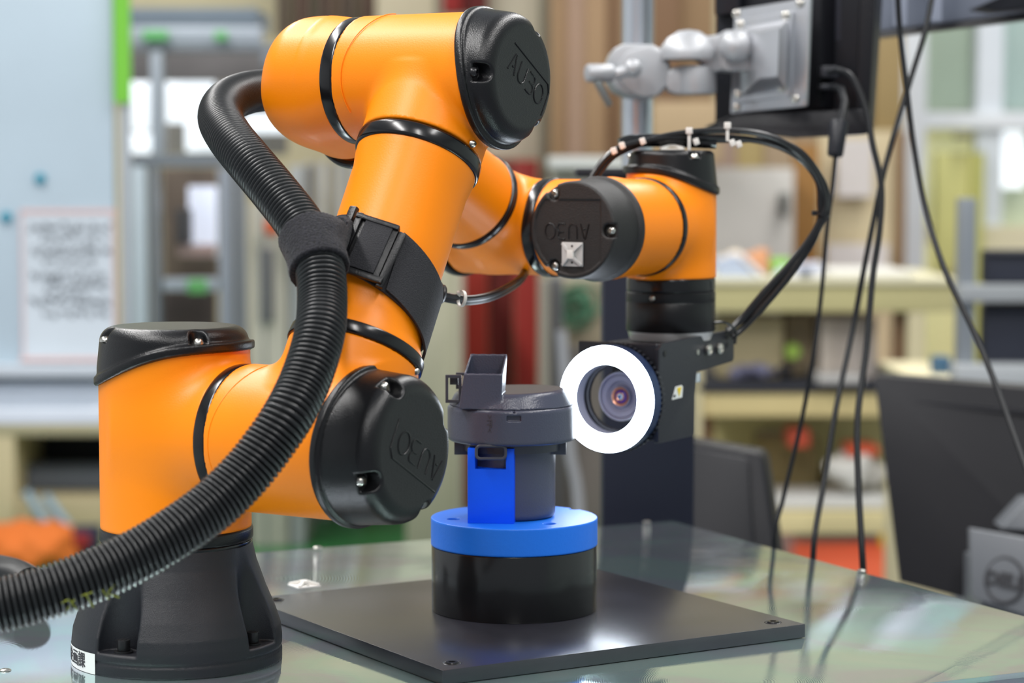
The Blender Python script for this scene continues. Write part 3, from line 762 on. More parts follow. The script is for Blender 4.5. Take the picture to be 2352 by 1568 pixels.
sdf_mesh(fn, (GC.x - .05, GC.y - .05, z_r1 - .003), (GC.x + .05, GC.y + .05, z_r1 + .048), .0008, 'lid_with_chute', GREY, t)
# under-rim flange tabs
mb = MB(); mb.lathe(GC, (0, 0, 1), [(z_r0 - .0065, .030), (z_r0 - .0065, .0360), (z_r0 + .001, .0360), (z_r0 + .001, .030)], 64); mb.build('under_flange', GREYD, t)
for px0, px1, s_ in ((1262, 1300, 1), (1044, 1076, -1)):
    a = P(px0, 1028, 1.688); b = P(px1, 1041, 1.688)
    mb = MB(); mb.abox(a.x, b.x, 1.680, 1.700, b.z, z_r0 + .001); mb.build('locating_tab', GREYD, t, bevel=.0005)
# wire-like clip loops
def loop(pts, r, name, m, par, Y):
    mb = MB(); mb.tube([P(x, y, Y) for x, y in pts], r, 8, closed=True); return mb.build(name, m, par)
def rrect(x0, y0, x1, y1, r):
    o = []
    for cx_, cy_, a0 in ((x1 - r, y0 + r, -90), (x1 - r, y1 - r, 0), (x0 + r, y1 - r, 90), (x0 + r, y0 + r, 180)):
        for k in range(5): a = math.radians(a0 + k * 22.5); o.append((cx_ + r * math.cos(a), cy_ + r * math.sin(a)))
    return o
loop(rrect(1094, 1024, 1161, 1053, 9), .0012, 'latch_loop', GREYD, t, 1.6475)
def sqloop(x0, y0, x1, y1, Y, wd, dp, name):
    """square moulded frame standing up from the rim"""
    a = P(x0, y0, Y); b = P(x1, y1, Y); mb = MB()
    o = [(a.x, b.z), (b.x, b.z), (b.x, a.z), (a.x, a.z)]; i_ = [(a.x + wd, b.z + wd), (b.x - wd, b.z + wd), (b.x - wd, a.z - wd), (a.x + wd, a.z - wd)]
    vs_ = [V((x, Y + k * dp, z)) for k in (0, 1) for x, z in o + i_]; fs_ = []
    for k in range(4):
        l = (k + 1) % 4
        fs_ += [[k, l, 4 + l, 4 + k], [8 + l, 8 + k, 12 + k, 12 + l], [l, k, 8 + k, 8 + l], [4 + k, 4 + l, 12 + l, 12 + k]]
    mb.add(vs_, fs_); return mb.build(name, GREYD, t, bevel=.0003, fix=True)
sqloop(1023, 861, 1060, 925, 1.668, .0020, .004, 'hinge_frame'); sqloop(1047, 856, 1078, 893, 1.690, .0020, .006, 'hinge_frame')
mb = MB(); a = P(1033, 868, 1.671); b = P(1052, 884, 1.671); mb.abox(a.x, b.x, 1.673, 1.686, b.z, a.z); mb.build('hinge_block', GREYD, t, bevel=.0004)
def bend_cyl(R):
    def f(co):
        a = co.x / R; return V((math.sin(a) * (R + co.z), co.y, math.cos(a) * (R + co.z) - R))
    return f
# moulded letters on the rim, reading downwards
q = P(1124, 973, 1.6454)
dx = q.x - GC.x; yy = GC.y - math.sqrt(.0462 ** 2 - dx * dx)
nn = V((dx, yy - GC.y, 0)).normalized()
tx = V((0, 0, -1)); ty = nn.cross(tx)
text_mesh('moulded_letters', '>PP<', .0058, frame_M(V((q.x, yy, q.z)) + nn * .0001, tx, ty, nn), GREYD, t, .0002)

# ============================================================ ROBOT ARM
th = math.radians(32.5)
a = V((math.cos(th), -math.sin(th), 0)); b = V((math.sin(th), math.cos(th), 0)); c = -b; Z = V((0, 0, 1))
J1 = V((-.2247, 1.56, T))
H2 = .153
phi = math.atan(.5716); u = Z * math.cos(phi) + b * math.sin(phi)
A0 = J1 + a * .1255 + Z * H2                 # foot of the upper arm axis on the shoulder axis
LA = .27125
J3 = J1 + Z * H2 + u * LA                    # point of the elbow axis in line with L = 0
E = J3 + a * .025
J4 = E + b * .232 - Z * .1065
f = (J4 - E).normalized(); LF = (J4 - E).length
J5 = J4 + a * .0985
J6 = J5 + b * .0948
rob = thing('robot_arm', J1, 'orange and black six-jointed industrial robot arm bolted to the steel bench', 'robot arm')

def cap_sdf(C0, n, wdir, r, depth, tilt, pockets, rp=.88, pr=.0062, pd=.011, rnd=.008, taper=.003, sat=1.0):
    n = V(n).normalized(); er = Z.cross(n)
    er = er.normalized() if er.length > .1 else V((1, 0, 0)); eu = n.cross(er)
    C0a, na, ea, ua, wa = A3(C0), A3(n), A3(er), A3(eu), A3(V(wdir).normalized())
    pts = [(rp * r * math.cos(math.radians(g)), rp * r * math.sin(math.radians(g))) for g in pockets]
    def fn(p):
        q = p - C0a; h = q @ na; x = q @ ea; y = q @ ua; rad = np.hypot(x, y)
        s = (q @ wa) / r; hc = -tilt * np.sin(np.clip(s * sat, -1, 1) * math.pi / 2)
        rw = r - taper * np.clip(h / depth, 0, 1)
        dx = rad - rw + rnd; dy = h - depth + rnd
        body = np.minimum(np.maximum(dx, dy), 0) + np.hypot(np.maximum(dx, 0), np.maximum(dy, 0)) - rnd
        body = np.maximum(body, hc - h)
        rx = np.abs(rad - (r - .004)) - .0060 + .0015; ry = np.abs(h - hc - .0030) - .0030 + .0015
        rim = np.minimum(np.maximum(rx, ry), 0) + np.hypot(np.maximum(rx, 0), np.maximum(ry, 0)) - .0015
        d = smin(body, rim, .0022)
        for (px_, py_) in pts:
            cc = np.hypot(x - px_, y - py_) - pr
            # the pocket opens outwards through the rounded edge
            dl = math.hypot(px_, py_); ox, oy = px_ / dl, py_ / dl
            along = (x - px_) * ox + (y - py_) * oy; side = np.abs(-(x - px_) * oy + (y - py_) * ox)
            slot = np.maximum(side - pr, -along)
            d = smax(d, -np.maximum(np.minimum(cc, slot), (depth - pd) - h), .0016)
        return d
    def scr(parent, m=SCREW):
        for (px_, py_) in pts:
            button_screw(V(C0) + er * px_ + eu * py_ + n * (depth - pd - .0002), n, .0036, parent, m, 'screw', .0034)
    return fn, scr, er, eu
def bounds(C0, n, r, depth, tilt, ext=.006):
    ps = []
    C0 = V(C0); n = V(n).normalized()
    for h in (-tilt - .002, depth + .002):
        for ax in ((1, 0, 0), (0, 1, 0), (0, 0, 1)):
            ax = V(ax); pr_ = ax - n * ax.dot(n)
            if pr_.length > 1e-6:
                for sg in (-1, 1): ps.append(C0 + n * h + pr_.normalized() * sg * (r + ext))
    return [min(p[i] for p in ps) - .003 for i in range(3)], [max(p[i] for p in ps) + .003 for i in range(3)]
def logo(parent, C0, n, er, eu, depth, cx_, cy_, length, ang, framed=True, m=BLACKP, wd=.00052):
    """raised stroke letters A U B O with a line above them"""
    H = length * .30; s = length
    ca, sa = math.cos(math.radians(ang)), math.sin(math.radians(ang))
    def L2(x, y):
        x -= .5 * s; y -= .5 * H
        return V(C0) + n * (depth + .0001) + er * (cx_ + x * ca - y * sa) + eu * (cy_ + x * sa + y * ca)
    W = s * .19; st = []
    x0 = 0; st.append([(x0, 0), (x0 + W * .45, H), (x0 + W * .62, H * .95)]); st.append([(x0 + W * .6, H * .9), (x0 + W, 0)]); st.append([(x0 + W * .42, H * .32), (x0 + W * .62, H * .32)])
    x0 = s * .27; st.append([(x0, H), (x0, H * .35)] + [(x0 + W / 2 - W / 2 * math.cos(g), H * .35 - H * .35 * math.sin(g)) for g in [math.pi * k / 8 for k in range(9)]] + [(x0 + W, H * .35), (x0 + W, H)])
    x0 = s * .54; st.append([(x0, 0), (x0 + W * .6, 0)] + [(x0 + W * .6 + W * .35 * math.sin(g), H * .27 - H * .27 * math.cos(g)) for g in [math.pi * k / 6 for k in range(1, 7)]] + [(x0 + W * .2, H * .54)])
    st.append([(x0 + W * .6, H * .56)] + [(x0 + W * .58 + W * .3 * math.sin(g), H * .78 - H * .22 * math.cos(g)) for g in [math.pi * k / 6 for k in range(7)]] + [(x0, H)])
    x0 = s * .78; st.append([(x0 + W * .55 + W * .62 * math.cos(g), H / 2 + H / 2 * math.sin(g)) for g in [2 * math.pi * k / 20 for k in range(21)]])
    if framed: st.append([(-s * .03, H * 1.38), (s * 1.03, H * 1.38), (s * 1.12, H * 1.05), (s * 1.12, -H * .25)])
    mb = MB()
    for q in st: mb.tube([L2(*p) for p in q], wd, 6)
    return mb.build('logo_lettering', m, parent)
def ring(o, n, r, wd, hgt, name='joint_ring', m=BLACKG, par=None, seg=96):
    """rounded band around a joint"""
    r0 = r - .003
    mb = MB(); mb.lathe(V(o) - V(n) * wd / 2, n, [(0, r0), (0, r), (wd * .06, r + hgt * .7), (wd * .2, r + hgt), (wd * .8, r + hgt), (wd * .94, r + hgt * .7), (wd, r), (wd, r0)], seg)
    return mb.build(name, m, par or rob, ang=50)

# base: flared casting with four bolt niches
zb = [0, .012, .0121, .016, .024, .0353, .0497, .067, .0815]
rb_ = [.0700, .0700, .0700, .0700, .0690, .0652, .0592, .0532, .0500]
BA = [math.radians(g) for g in (-117, -27, 63, 153)]      # directions of the niches seen from above
def fn(p):
    h = p[:, 2] - T; q = p[:, :2] - A3(J1[:2]); rad = np.hypot(q[:, 0], q[:, 1])
    rr_ = np.interp(h, zb, rb_)
    d = np.maximum((rad - rr_) * .93, np.maximum(-h, h - .0815))
    gr = np.hypot(rad - .0712, h - .0085) - .0019; d = np.maximum(d, -gr)
    for g in BA:
        cx_, cy_ = .0665 * math.cos(g), .0665 * math.sin(g)
        k = np.hypot(q[:, 0] - cx_, q[:, 1] - cy_) - .0150
        d = smax(d, -np.maximum(k, .0150 - h), .0022)
    return d
base = sdf_mesh(fn, (J1.x - .074, J1.y - .074, T - .003), (J1.x + .074, J1.y + .074, T + .085), .0011, 'base', CAST, rob)
for g in BA:
    cc = J1 + V((.0600 * math.cos(g), .0600 * math.sin(g), .0150))
    mb = MB(); mb.cyl(cc, cc + Z * .0012, .0062, 24); mb.cyl(cc + Z * .0012, cc + Z * .0085, .0042, 24, bev=.0005)
    mb.lathe(cc + Z * .0085, Z, [(0, .0024), (.0002, .0024), (.0002, 1e-5)], 6)
    mb.build('base_bolt', DARKS, base)
# printed label wrapped around the foot
lab0, lab1 = math.radians(-131), math.radians(-184)
mb = MB(); mb.lathe(J1, Z, [(.0003, .0703), (.0138, .0703)], 16, a0=lab1, a1=lab0, e=(1, 0, 0)); lb = mb.build('printed_label', WHITE, base); lb['label'] = 'white paper label with black Japanese lettering'
angm = (lab0 + lab1) / 2; nn = V((math.cos(angm), math.sin(angm), 0)); tx = Z.cross(nn)
text_mesh('label_lettering', 'FB\u4f01\u753b\u8ab2', .0108, frame_M(J1 + nn * .0705 + Z * .0070, tx, Z, nn), INK, base, .00012, bend_cyl(.0705), .0001)

ring(J1 + Z * .0855, Z, .0500, .0085, .0012, 'joint_ring', BLACKP)
ring(J1 + Z * .0797, Z, .0500, .0028, .0006, 'seal_ring', BLACKG)

# shoulder housing (vertical) ------------------------------------------------
RJ = .0490
def tiltplane(C0, n, wdir, r, tilt, sat=1.0):
    C0a, na, wa = A3(C0), A3(n), A3(V(wdir).normalized())
    return lambda p: ((p - C0a) @ na) + tilt * np.sin(np.clip((p - C0a) @ wa / r * sat, -1, 1) * math.pi / 2)
K1 = J1 + Z * .1965
tp1 = tiltplane(K1, Z, -a, .05, .0125)
def fn(p):
    d = sd_cyl(p, J1 + Z * .0885, J1 + Z * .235, .0502, .002)
    d = smin(d, sd_cyl(p, J1 + Z * H2 - a * .01, J1 + Z * H2 + a * .0560, .0470, .0005), .012)
    # low bulge where the side joint grows out of the column
    return np.maximum(d, tp1(p) - .0015)
sdf_mesh(fn, (J1.x - .06, J1.y - .10, T + .085), (J1.x + .10, J1.y + .06, T + .225), .0014, 'shoulder_housing', ORANGE, rob)
fn, scr, er, eu = cap_sdf(K1, Z, -a, .0512, .0275, .0125, [-63, 27, 117, 207], rp=.93, pr=.0058, pd=.009, rnd=.009)
lo_, hi_ = bounds(K1, Z, .0512, .0275, .0125)
cap1 = sdf_mesh(fn, lo_, hi_, .0011, 'joint_cover', BLACKP, rob); scr(cap1)
ring(J1 + Z * H2 + a * .0600, a, .0472, .0098, .0008)
button_screw(J1 + Z * (H2 + .047) + a * .0520, Z, .0024, rob)

# lower housing on the shoulder axis, with the stub of the upper arm
K2 = J1 + Z * H2 + a * .1540
tp2 = tiltplane(K2, a, -u, .05, .004)
def fn(p):
    d = sd_cyl(p, J1 + Z * H2 + a * .0640, J1 + Z * H2 + a * .185, .0482, .001)
    d = np.maximum(d, tp2(p) - .0015)
    return smin(d, sd_cyl(p, A0 + u * .02, A0 + u * .0610, .0440, .001), .010)
sdf_mesh(fn, (J1.x + .0, J1.y - .19, T + .10), (J1.x + .21, J1.y + .03, T + .235), .0014, 'lower_arm_housing', ORANGE, rob)
fn, scr, er2, eu2 = cap_sdf(K2, a, -u, .0500, .0400, .004, [21, 111, 201, 291], rp=.86, pr=.0062, pd=.012, rnd=.011, taper=.004)
lo_, hi_ = bounds(K2, a, .0500, .0400, .008)
cap2 = sdf_mesh(fn, lo_, hi_, .0011, 'joint_cover', BLACKP, rob); scr(cap2)
logo(cap2, K2, a, er2, eu2, .0400, .006, -.004, .050, 150)

# collars and upper arm tube
ring(A0 + u * .0655, u, .0442, .0088, .0012, 'arm_collar')
mb = MB(); mb.lathe(A0, u, [(.062, .0434), (.0720, .0430), (.0780, .0402), (.0860, .0396), (.130, .0392), (.190, .0394), (.1990, .0408), (.2060, .0412)], 96)
mb.build('upper_arm', ORANGE, rob, ang=60)
ring(A0 + u * .2100, u, .0415, .0110, .0014, 'arm_collar')
for pt, nr in ((A0 + u * .0595, (a * .85 + b * .3).normalized()), (A0 + u * .2180, (a * .90 - b * .1).normalized())):
    nr = (nr - u * nr.dot(u)).normalized()
    button_screw(pt + nr * .0430, nr, .0026, rob, SCREW, 'screw', .003)

# elbow housing with big cover
H3 = J3
K3 = H3 + a * .1620
tp3 = tiltplane(K3, a, u, .045, .008)
A3t = A0 + u * LA
def fn(p):
    d = sd_cyl(p, H3 + a * .0630, H3 + a * .19, .0446, .001)
    d = np.maximum(d, tp3(p) - .0015)
    return smin(d, sd_cyl(p, A3t - u * .012, A3t - u * .0545, .0418, .001), .005)
sdf_mesh(fn, (A3t.x - .11, A3t.y - .11, A3t.z - .085), (A3t.x + .11, A3t.y + .10, A3t.z + .06), .0014, 'elbow_housing', ORANGE, rob)
fn, scr, er3, eu3 = cap_sdf(K3, a, u, .0462, .0270, .008, [57, -57, 177], rp=.89, pr=.0058, pd=.012, rnd=.010, taper=.004)
lo_, hi_ = bounds(K3, a, .0462, .027, .010)
cap3 = sdf_mesh(fn, lo_, hi_, .0011, 'joint_cover', BLACKP, rob); scr(cap3, DARKS)
logo(cap3, K3, a, er3, eu3, .0270, .005, -.001, .046, -32)
ring(H3 + a * .0580, a, .0432, .0108, .0010)
# dome turning into the forearm
def fn(p):
    d = sd_cyl(p, H3 - a * .008, H3 + a * .0540, .0430, .022)
    d = smin(d, sd_cyl(p, H3 + a * .03, H3 + a * .0540, .0430, .001), .001)
    d = smin(d, sd_cyl(p, E - f * .022, E + f * .052, .0405, .014), .016)
    return d
sdf_mesh(fn, (E.x - .08, E.y - .09, E.z - .08), (E.x + .09, E.y + .10, E.z + .06), .0014, 'elbow_dome', ORANGE, rob)
ring(E + f * .0540, f, .0402, .0060, .0012)
mb = MB(); mb.lathe(E, f, [(.056, .0398), (.066, .0375), (.075, .0368), (LF - .066, .0374), (LF - .055, .0382)], 96); mb.build('forearm', ORANGE, rob, ang=60)
ring(E + f * (LF - .0505), f, .0386, .0066, .0012)
# first wrist housing
def fn(p):
    d = sd_cyl(p, J4 - a * .036, J4 + a * .0400, .0376, .001)
    d = smin(d, sd_cyl(p, J4, J4 - f * .0475, .0384, .001), .012)
    return d
sdf_mesh(fn, (J4.x - .085, J4.y - .095, J4.z - .047), (J4.x + .065, J4.y + .06, J4.z + .07), .0013, 'wrist_housing', ORANGE, rob)
fn, scr, er, eu = cap_sdf(J4 - a * .036, -a, b, .0380, .022, .004, [90, 210, 330], rp=.86, pr=.005, pd=.008, rnd=.006)
lo_, hi_ = bounds(J4 - a * .036, -a, .0380, .022, .006)
cap4 = sdf_mesh(fn, lo_, hi_, .0012, 'joint_cover', BLACKP, rob); scr(cap4)
ring(J4 + a * .0450, a, .0376, .0105, .0010)
# second wrist housing, axis pointing towards the viewer's left
def fn(p):
    d = sd_cyl(p, J5 + b * .046, J5 - b * .0150, .0376, .001)
    d = smin(d, sd_cyl(p, J5, J5 - a * .0490, .0374, .001), .008)
    return d
sdf_mesh(fn, (J5.x - .085, J5.y - .07, J5.z - .047), (J5.x + .08, J5.y + .09, J5.z + .047), .0013, 'wrist_housing', ORANGE, rob)
K5 = J5 - b * .0180
fn, scr, er5, eu5 = cap_sdf(K5, c, a, .0380, .0410, .0, [0, 121, 239], rp=.83, pr=.0050, pd=.0045, rnd=.002, taper=.0015)
def fn5(p, f0=fn):
    d = f0(p); q = p - A3(K5); h = q @ A3(c); x = q @ A3(er5); y = q @ A3(eu5)
    rec = np.maximum(np.maximum(np.hypot(x, y) - .0330, np.maximum(y - .0225, x - .0245)), .0400 - h)
    return smax(d, -rec, .0006)
lo_, hi_ = bounds(K5, c, .0380, .0410, .002)
cap5 = sdf_mesh(fn5, lo_, hi_, .0009, 'joint_cover', BLACKF, rob); scr(cap5)
logo(cap5, K5, c, er5, eu5, .0400, -.005, -.001, .038, 180, framed=False, m=BLACKP, wd=.0005)
ring(J5 + b * .0490, b, .0376, .0064, .0011)
# last wrist housing, vertical
K6 = J6 + Z * .0335
tp6 = tiltplane(K6, Z, (b * .8 + a * .6), .037, .0085)
def fn(p):
    d = sd_cyl(p, J6 - Z * .0415, J6 + Z * .06, .0360, .001)
    d = smin(d, sd_cyl(p, J6, J6 - b * .0430, .0374, .001), .010)
    return np.maximum(d, tp6(p) - .0012)
sdf_mesh(fn, (J6.x - .075, J6.y - .085, J6.z - .045), (J6.x + .055, J6.y + .055, J6.z + .06), .0013, 'wrist_housing', ORANGE, rob)
fn, scr, er6, eu6 = cap_sdf(K6, Z, (b * .8 + a * .6), .0366, .0265, .0085, [-60, 60, 180], rp=.88, pr=.005, pd=.006, rnd=.004, taper=.003)
lo_, hi_ = bounds(K6, Z, .0366, .0265, .010)
cap6 = sdf_mesh(fn, lo_, hi_, .0010, 'joint_cover', BLACKP, rob); scr(cap6)
ring(J6 - Z * .0470, Z, .0350, .0110, .0006, 'joint_ring', BLACKG)
mb = MB(); mb.lathe(J6, Z, [(-.0840, 1e-5), (-.0840, .0350), (-.0830, .0358), (-.0610, .0358), (-.0605, .0355), (-.0600, .0358), (-.0530, .0358), (-.0525, .0350)], 96)
fl = mb.build('tool_flange_body', BLACKP, rob, ang=50)
qn = V((-.46, -.88, 0)).normalized(); button_screw(J6 - Z * .0565 + qn * .0357, qn, .0024, rob, SCREW, 'screw', .002)
mb = MB(); mb.lathe(J6, Z, [(-.0920, 1e-5), (-.0920, .0315), (-.0905, .0330), (-.0841, .0345)], 96); mb.build('tool_flange', STEEL, rob, ang=50)
# thin parting line on the elbow and lower housings
for o_, r_, a0_, a1_ in ((H3 + a * .086, .0453, .5, 2.6), (J1 + Z * H2 + a * .082, .0483, .5, 2.9)):
    pts_ = []
    for k in range(25):
        g = a0_ + (a1_ - a0_) * k / 24
        pts_.append(o_ + (Z * math.cos(g - .5) + c * math.sin(g - .5)) * r_ - a * .014 * math.sin(g - .5) ** 2)
    MB().tube(pts_, .00035, 6).build('parting_line', ORANGE, rob)

# ============================================================ CORRUGATED HOSE
def corrugated(name, label, pts, R, parent=None, cat='hose', pitch=.0034, dr=.0024, seg=36):
    path = resample(spline(pts, 24), pitch / 6)
    prof = [R - dr, R - dr * .6, R - dr * .05, R, R - dr * .05, R - dr * .6]
    rr_ = [prof[i % 6] for i in range(len(path))]
    mb = MB(); mb.tube(path, rr_, seg); o = mb.build(name, HOSE, parent, ang=80)
    if label: tag(o, label, cat)
    return o, path
hp = [(745, 210, 1.77), (690, 207, 1.77), (630, 207, 1.755), (570, 213, 1.72), (522, 234, 1.67), (506, 270, 1.62), (528, 315, 1.575), (572, 370, 1.54), (625, 433, 1.515), (672, 492, 1.495), (704, 540, 1.48), (728, 590, 1.465), (738, 640, 1.452),
      (740, 700, 1.438), (735, 760, 1.42), (718, 826, 1.405), (692, 895, 1.392), (658, 960, 1.380), (610, 1030, 1.372), (560, 1092, 1.365), (490, 1160, 1.355), (400, 1225, 1.342), (300, 1283, 1.33), (180, 1335, 1.318), (60, 1374, 1.31), (-60, 1400, 1.305), (-200, 1420, 1.30)]
hose, hpath = corrugated('corrugated_hose', 'thick black corrugated hose strapped to the orange arm crossing in front of it', [P(*q) for q in hp], .0156)
hp2 = [(-240, 1300, 1.86), (-120, 1312, 1.84), (-30, 1328, 1.81), (30, 1341, 1.785), (72, 1362, 1.745)]
pp2 = [P(*q) for q in hp2]
for q in pp2: q.z = max(q.z, T + .0152)
corrugated('corrugated_hose', 'second corrugated hose end lying on the bench at the left edge', pp2, .0146, pitch=.0026, dr=.0012)
# yellow print on the hose: strokes lying on the crests
def hose_pt(px, py):
    """nearest point of the front side of the hose towards the viewer for a print position"""
    best = None
    for q in hpath[::5]:
        d = q - CAMP; k = d.y
        s = P(px, py, q.y); dd = (V((s.x, 0, s.z)) - V((q.x, 0, q.z))).length
        if best is None or dd < best[0]: best = (dd, q)
    q = best[1]; off = min(best[0], .014)
    yy = q.y - math.sqrt(max(1e-9, .0157 ** 2 - off ** 2))
    return P(px, py, yy - .0002)
glyph = [[(142, 1384), (158, 1376), (176, 1398)], [(150, 1404), (162, 1388), (172, 1376)], [(186, 1368), (212, 1360)], [(198, 1366), (214, 1394)], [(236, 1356), (250, 1376)], [(262, 1344), (246, 1362), (274, 1372)]]
t = thing('hose_print', hose_pt(205, 1375), 'faint yellow letters printed on the lower left stretch of the thick hose', 'lettering')
for g in glyph:
    pts_ = []
    for k in range(len(g) - 1):
        for s in range(6): pts_.append(hose_pt(g[k][0] + (g[k + 1][0] - g[k][0]) * s / 6, g[k][1] + (g[k + 1][1] - g[k][1]) * s / 6))
    pts_.append(hose_pt(*g[-1]))
    MB().tube(pts_, .00045, 5).build('letter_stroke', YELT, t)

# ---- strap around the upper arm holding the hose
t = thing('hose_strap', A0 + u * .11, 'fuzzy black fabric strap with buckle binding the hose to the upper arm', 'strap')
es1 = a; es2 = u.cross(a)                       # around-arm frame, front of the arm at about -45 degrees
def arm_pt(ang, tt, r): return A0 + u * tt + (es1 * math.cos(ang) + es2 * math.sin(ang)) * r
def strap(name, m, a0_, a1_, tc, hw, r, tk, par, tilt=.012, aref=-2.3, seg=60):
    vs_ = []; fs_ = []
    for k in range(seg + 1):
        g = a0_ + (a1_ - a0_) * k / seg; t0 = tc + tilt * math.cos(g - aref)
        vs_ += [arm_pt(g, t0 - hw, r), arm_pt(g, t0 + hw, r), arm_pt(g, t0 + hw, r + tk), arm_pt(g, t0 - hw, r + tk)]
    for k in range(seg):
        i = k * 4; j = i + 4
        for q in range(4): fs_.append([i + q, i + (q + 1) % 4, j + (q + 1) % 4, j + q])
    fs_ += [[3, 2, 1, 0], [seg * 4 + q for q in range(4)]]
    mb = MB(); mb.add(vs_, fs_); return mb.build(name, m, par, fix=True, ang=30)
TS = .1140
strap('webbing', WEB, -2.6, 2.6, TS, .0195, .0398, .0022, t)
# sleeve: fleece wrapped round the hose and pulled towards the arm
i0 = min(range(len(hpath)), key=lambda k: (hpath[k] - P(702, 536, 1.481)).length); i1 = min(range(len(hpath)), key=lambda k: (hpath[k] - P(737, 618, 1.457)).length)
sp = [hpath[int(i0 + (i1 - i0) * k / 5)] for k in range(6)]
anc = [arm_pt(-2.05, TS + .012, .041), arm_pt(-1.72, TS + .010, .0415)]
def fn(p):
    d = np.full(len(p), 1e3)
    for k in range(5): d = np.minimum(d, sd_seg(p, sp[k], sp[k + 1], .0188))
    for k in range(8):
        s = k / 7; q = sp[3] * (1 - s) + anc[1] * s + V((0, -.008, 0)) * math.sin(math.pi * s)
        d = smin(d, sd_seg(p, q - u * .0160, q + u * .0125, .0050), .012)
    t0 = (sp[1] - sp[0]).normalized(); t1 = (sp[5] - sp[4]).normalized()
    cutd = np.maximum(-((p - A3(sp[0])) @ A3(t0)), (p - A3(sp[5])) @ A3(t1) + 0)
    near = sd_seg(p, sp[0], sp[5], .024)
    d = smax(d, np.where(near < .004, cutd, cutd - .03 * np.clip((near - .004) / .01, 0, 1)), .002)
    d = np.maximum(d, -np.minimum.reduce([sd_seg(p, sp[k], sp[k + 1], .0150) for k in range(5)]))
    return d + .0004 * np.sin(p[:, 0] * 2100 + p[:, 2] * 700) * np.sin(p[:, 1] * 1900) * np.sin(p[:, 2] * 2300)
pts_ = sp + anc
lo_ = [min(q[i] for q in pts_) - .035 for i in range(3)]; hi_ = [max(q[i] for q in pts_) + .035 for i in range(3)]
sdf_mesh(fn, lo_, hi_, .0011, 'fleece_sleeve', FUZZ, t)
def armbox(name, m, ang, tt, hw, hh, r, tk, par, rot=0, bevel=.0012):
    nrm = (es1 * math.cos(ang) + es2 * math.sin(ang)); tg = (-es1 * math.sin(ang) + es2 * math.cos(ang)); up_ = u
    x = tg * math.cos(rot) + up_ * math.sin(rot); y = up_ * math.cos(rot) - tg * math.sin(rot)
    mb = MB(); mb.box(arm_pt(ang, tt, r), (x, y, nrm), hw, hh, tk); return mb.build(name, m, par, bevel=bevel)
TO = lambda g: TS + .012 * math.cos(g + 2.3)
BR_ = -.10
armbox('buckle_bar', BLACKP, -1.62, TO(-1.62) + .001, .0030, .0225, .0462, .0022, t, BR_)
armbox('buckle_body', BLACKP, -1.18, TO(-1.18), .0145, .0200, .0445, .0018, t, BR_)
armbox('buckle_frame', BLACKP, -1.45, TO(-1.45), .0024, .0200, .0478, .0016, t, BR_)
armbox('buckle_frame', BLACKP, -.82, TO(-.82), .0026, .0205, .0465, .0018, t, BR_)
armbox('webbing_fold', WEB, -1.15, TO(-1.15) + .001, .0095, .0170, .0472, .0010, t, BR_, .0008)
armbox('buckle_frame', BLACKP, -1.15, TO(-1.15) - .0190, .0150, .0022, .0472, .0018, t, BR_)
armbox('buckle_frame', BLACKP, -1.15, TO(-1.15) + .0190, .0150, .0018, .0472, .0018, t, BR_)
# loose tail of the webbing down the right side of the arm
strap('webbing_tail', WEB, -.75, .80, TS - .004, .0205, .0424, .0016, t, tilt=.017, aref=-1.9, seg=40)
bpy.context.view_layer.update()

# ============================================================ RING LIGHT, CAMERA, BRACKET
g6 = math.radians(31)
c6 = V((-math.sin(g6), -math.cos(g6), 0)); s6 = V((math.cos(g6), -math.sin(g6), 0))
G = P(1392, 916.5, 1.800)
RO, RI = .0415, .0270
t = thing('ring_light', G, 'glowing white LED ring light facing left around the camera lens', 'ring light')
mb = MB(); mb.lathe(G, c6, [(-.0006, RI), (0, RI + .0004), (0, RO - .0008), (-.0006, RO - .0004)], 128); mb.build('diffuser', LED, t, ang=60)
mb = MB(); mb.lathe(G, c6, [(-.0007, RO - .0006), (-.0007, RO), (-.0120, RO), (-.0125, RO - .0008), (-.0125, RI + .002), (-.0125, RI)], 128); mb.build('housing', mat('housing_bloom_blue', (.012, .03, .09), .4), t, ang=50)  # black housing; the blue bloom of the ring is painted into its colour
mb = MB(); mb.lathe(G, c6, [(-.0007, RI), (-.0125, RI - .0005)], 128)
mb.build('inner_wall', BARREL, t)
mb = MB()
for k in range(60):
    g = 2 * math.pi * k / 60; d_ = s6 * math.cos(g) + Z * math.sin(g); tn = -s6 * math.sin(g) + Z * math.cos(g)
    mb.box(G - c6 * .015 + d_ * .0410, (d_, tn, c6), .0016, .0011, .0022)
mb.build('cooling_teeth', BRACK, t)['kind'] = 'stuff'
for px, py in ((1372, 799), (1490, 967)):
    q = P(px, py, 1.800); d_ = q - G; qq = G + s6 * (d_.dot(s6) * 1.0) + Z * d_.z; rr_ = (qq - G)
    if rr_.length > RO - .0022: rr_ = rr_.normalized() * (RO - .0024)
    mb = MB(); mb.cyl(G + rr_, G + rr_ + c6 * .0004, .0010, 12); mb.build('screw_hole', INK, t)
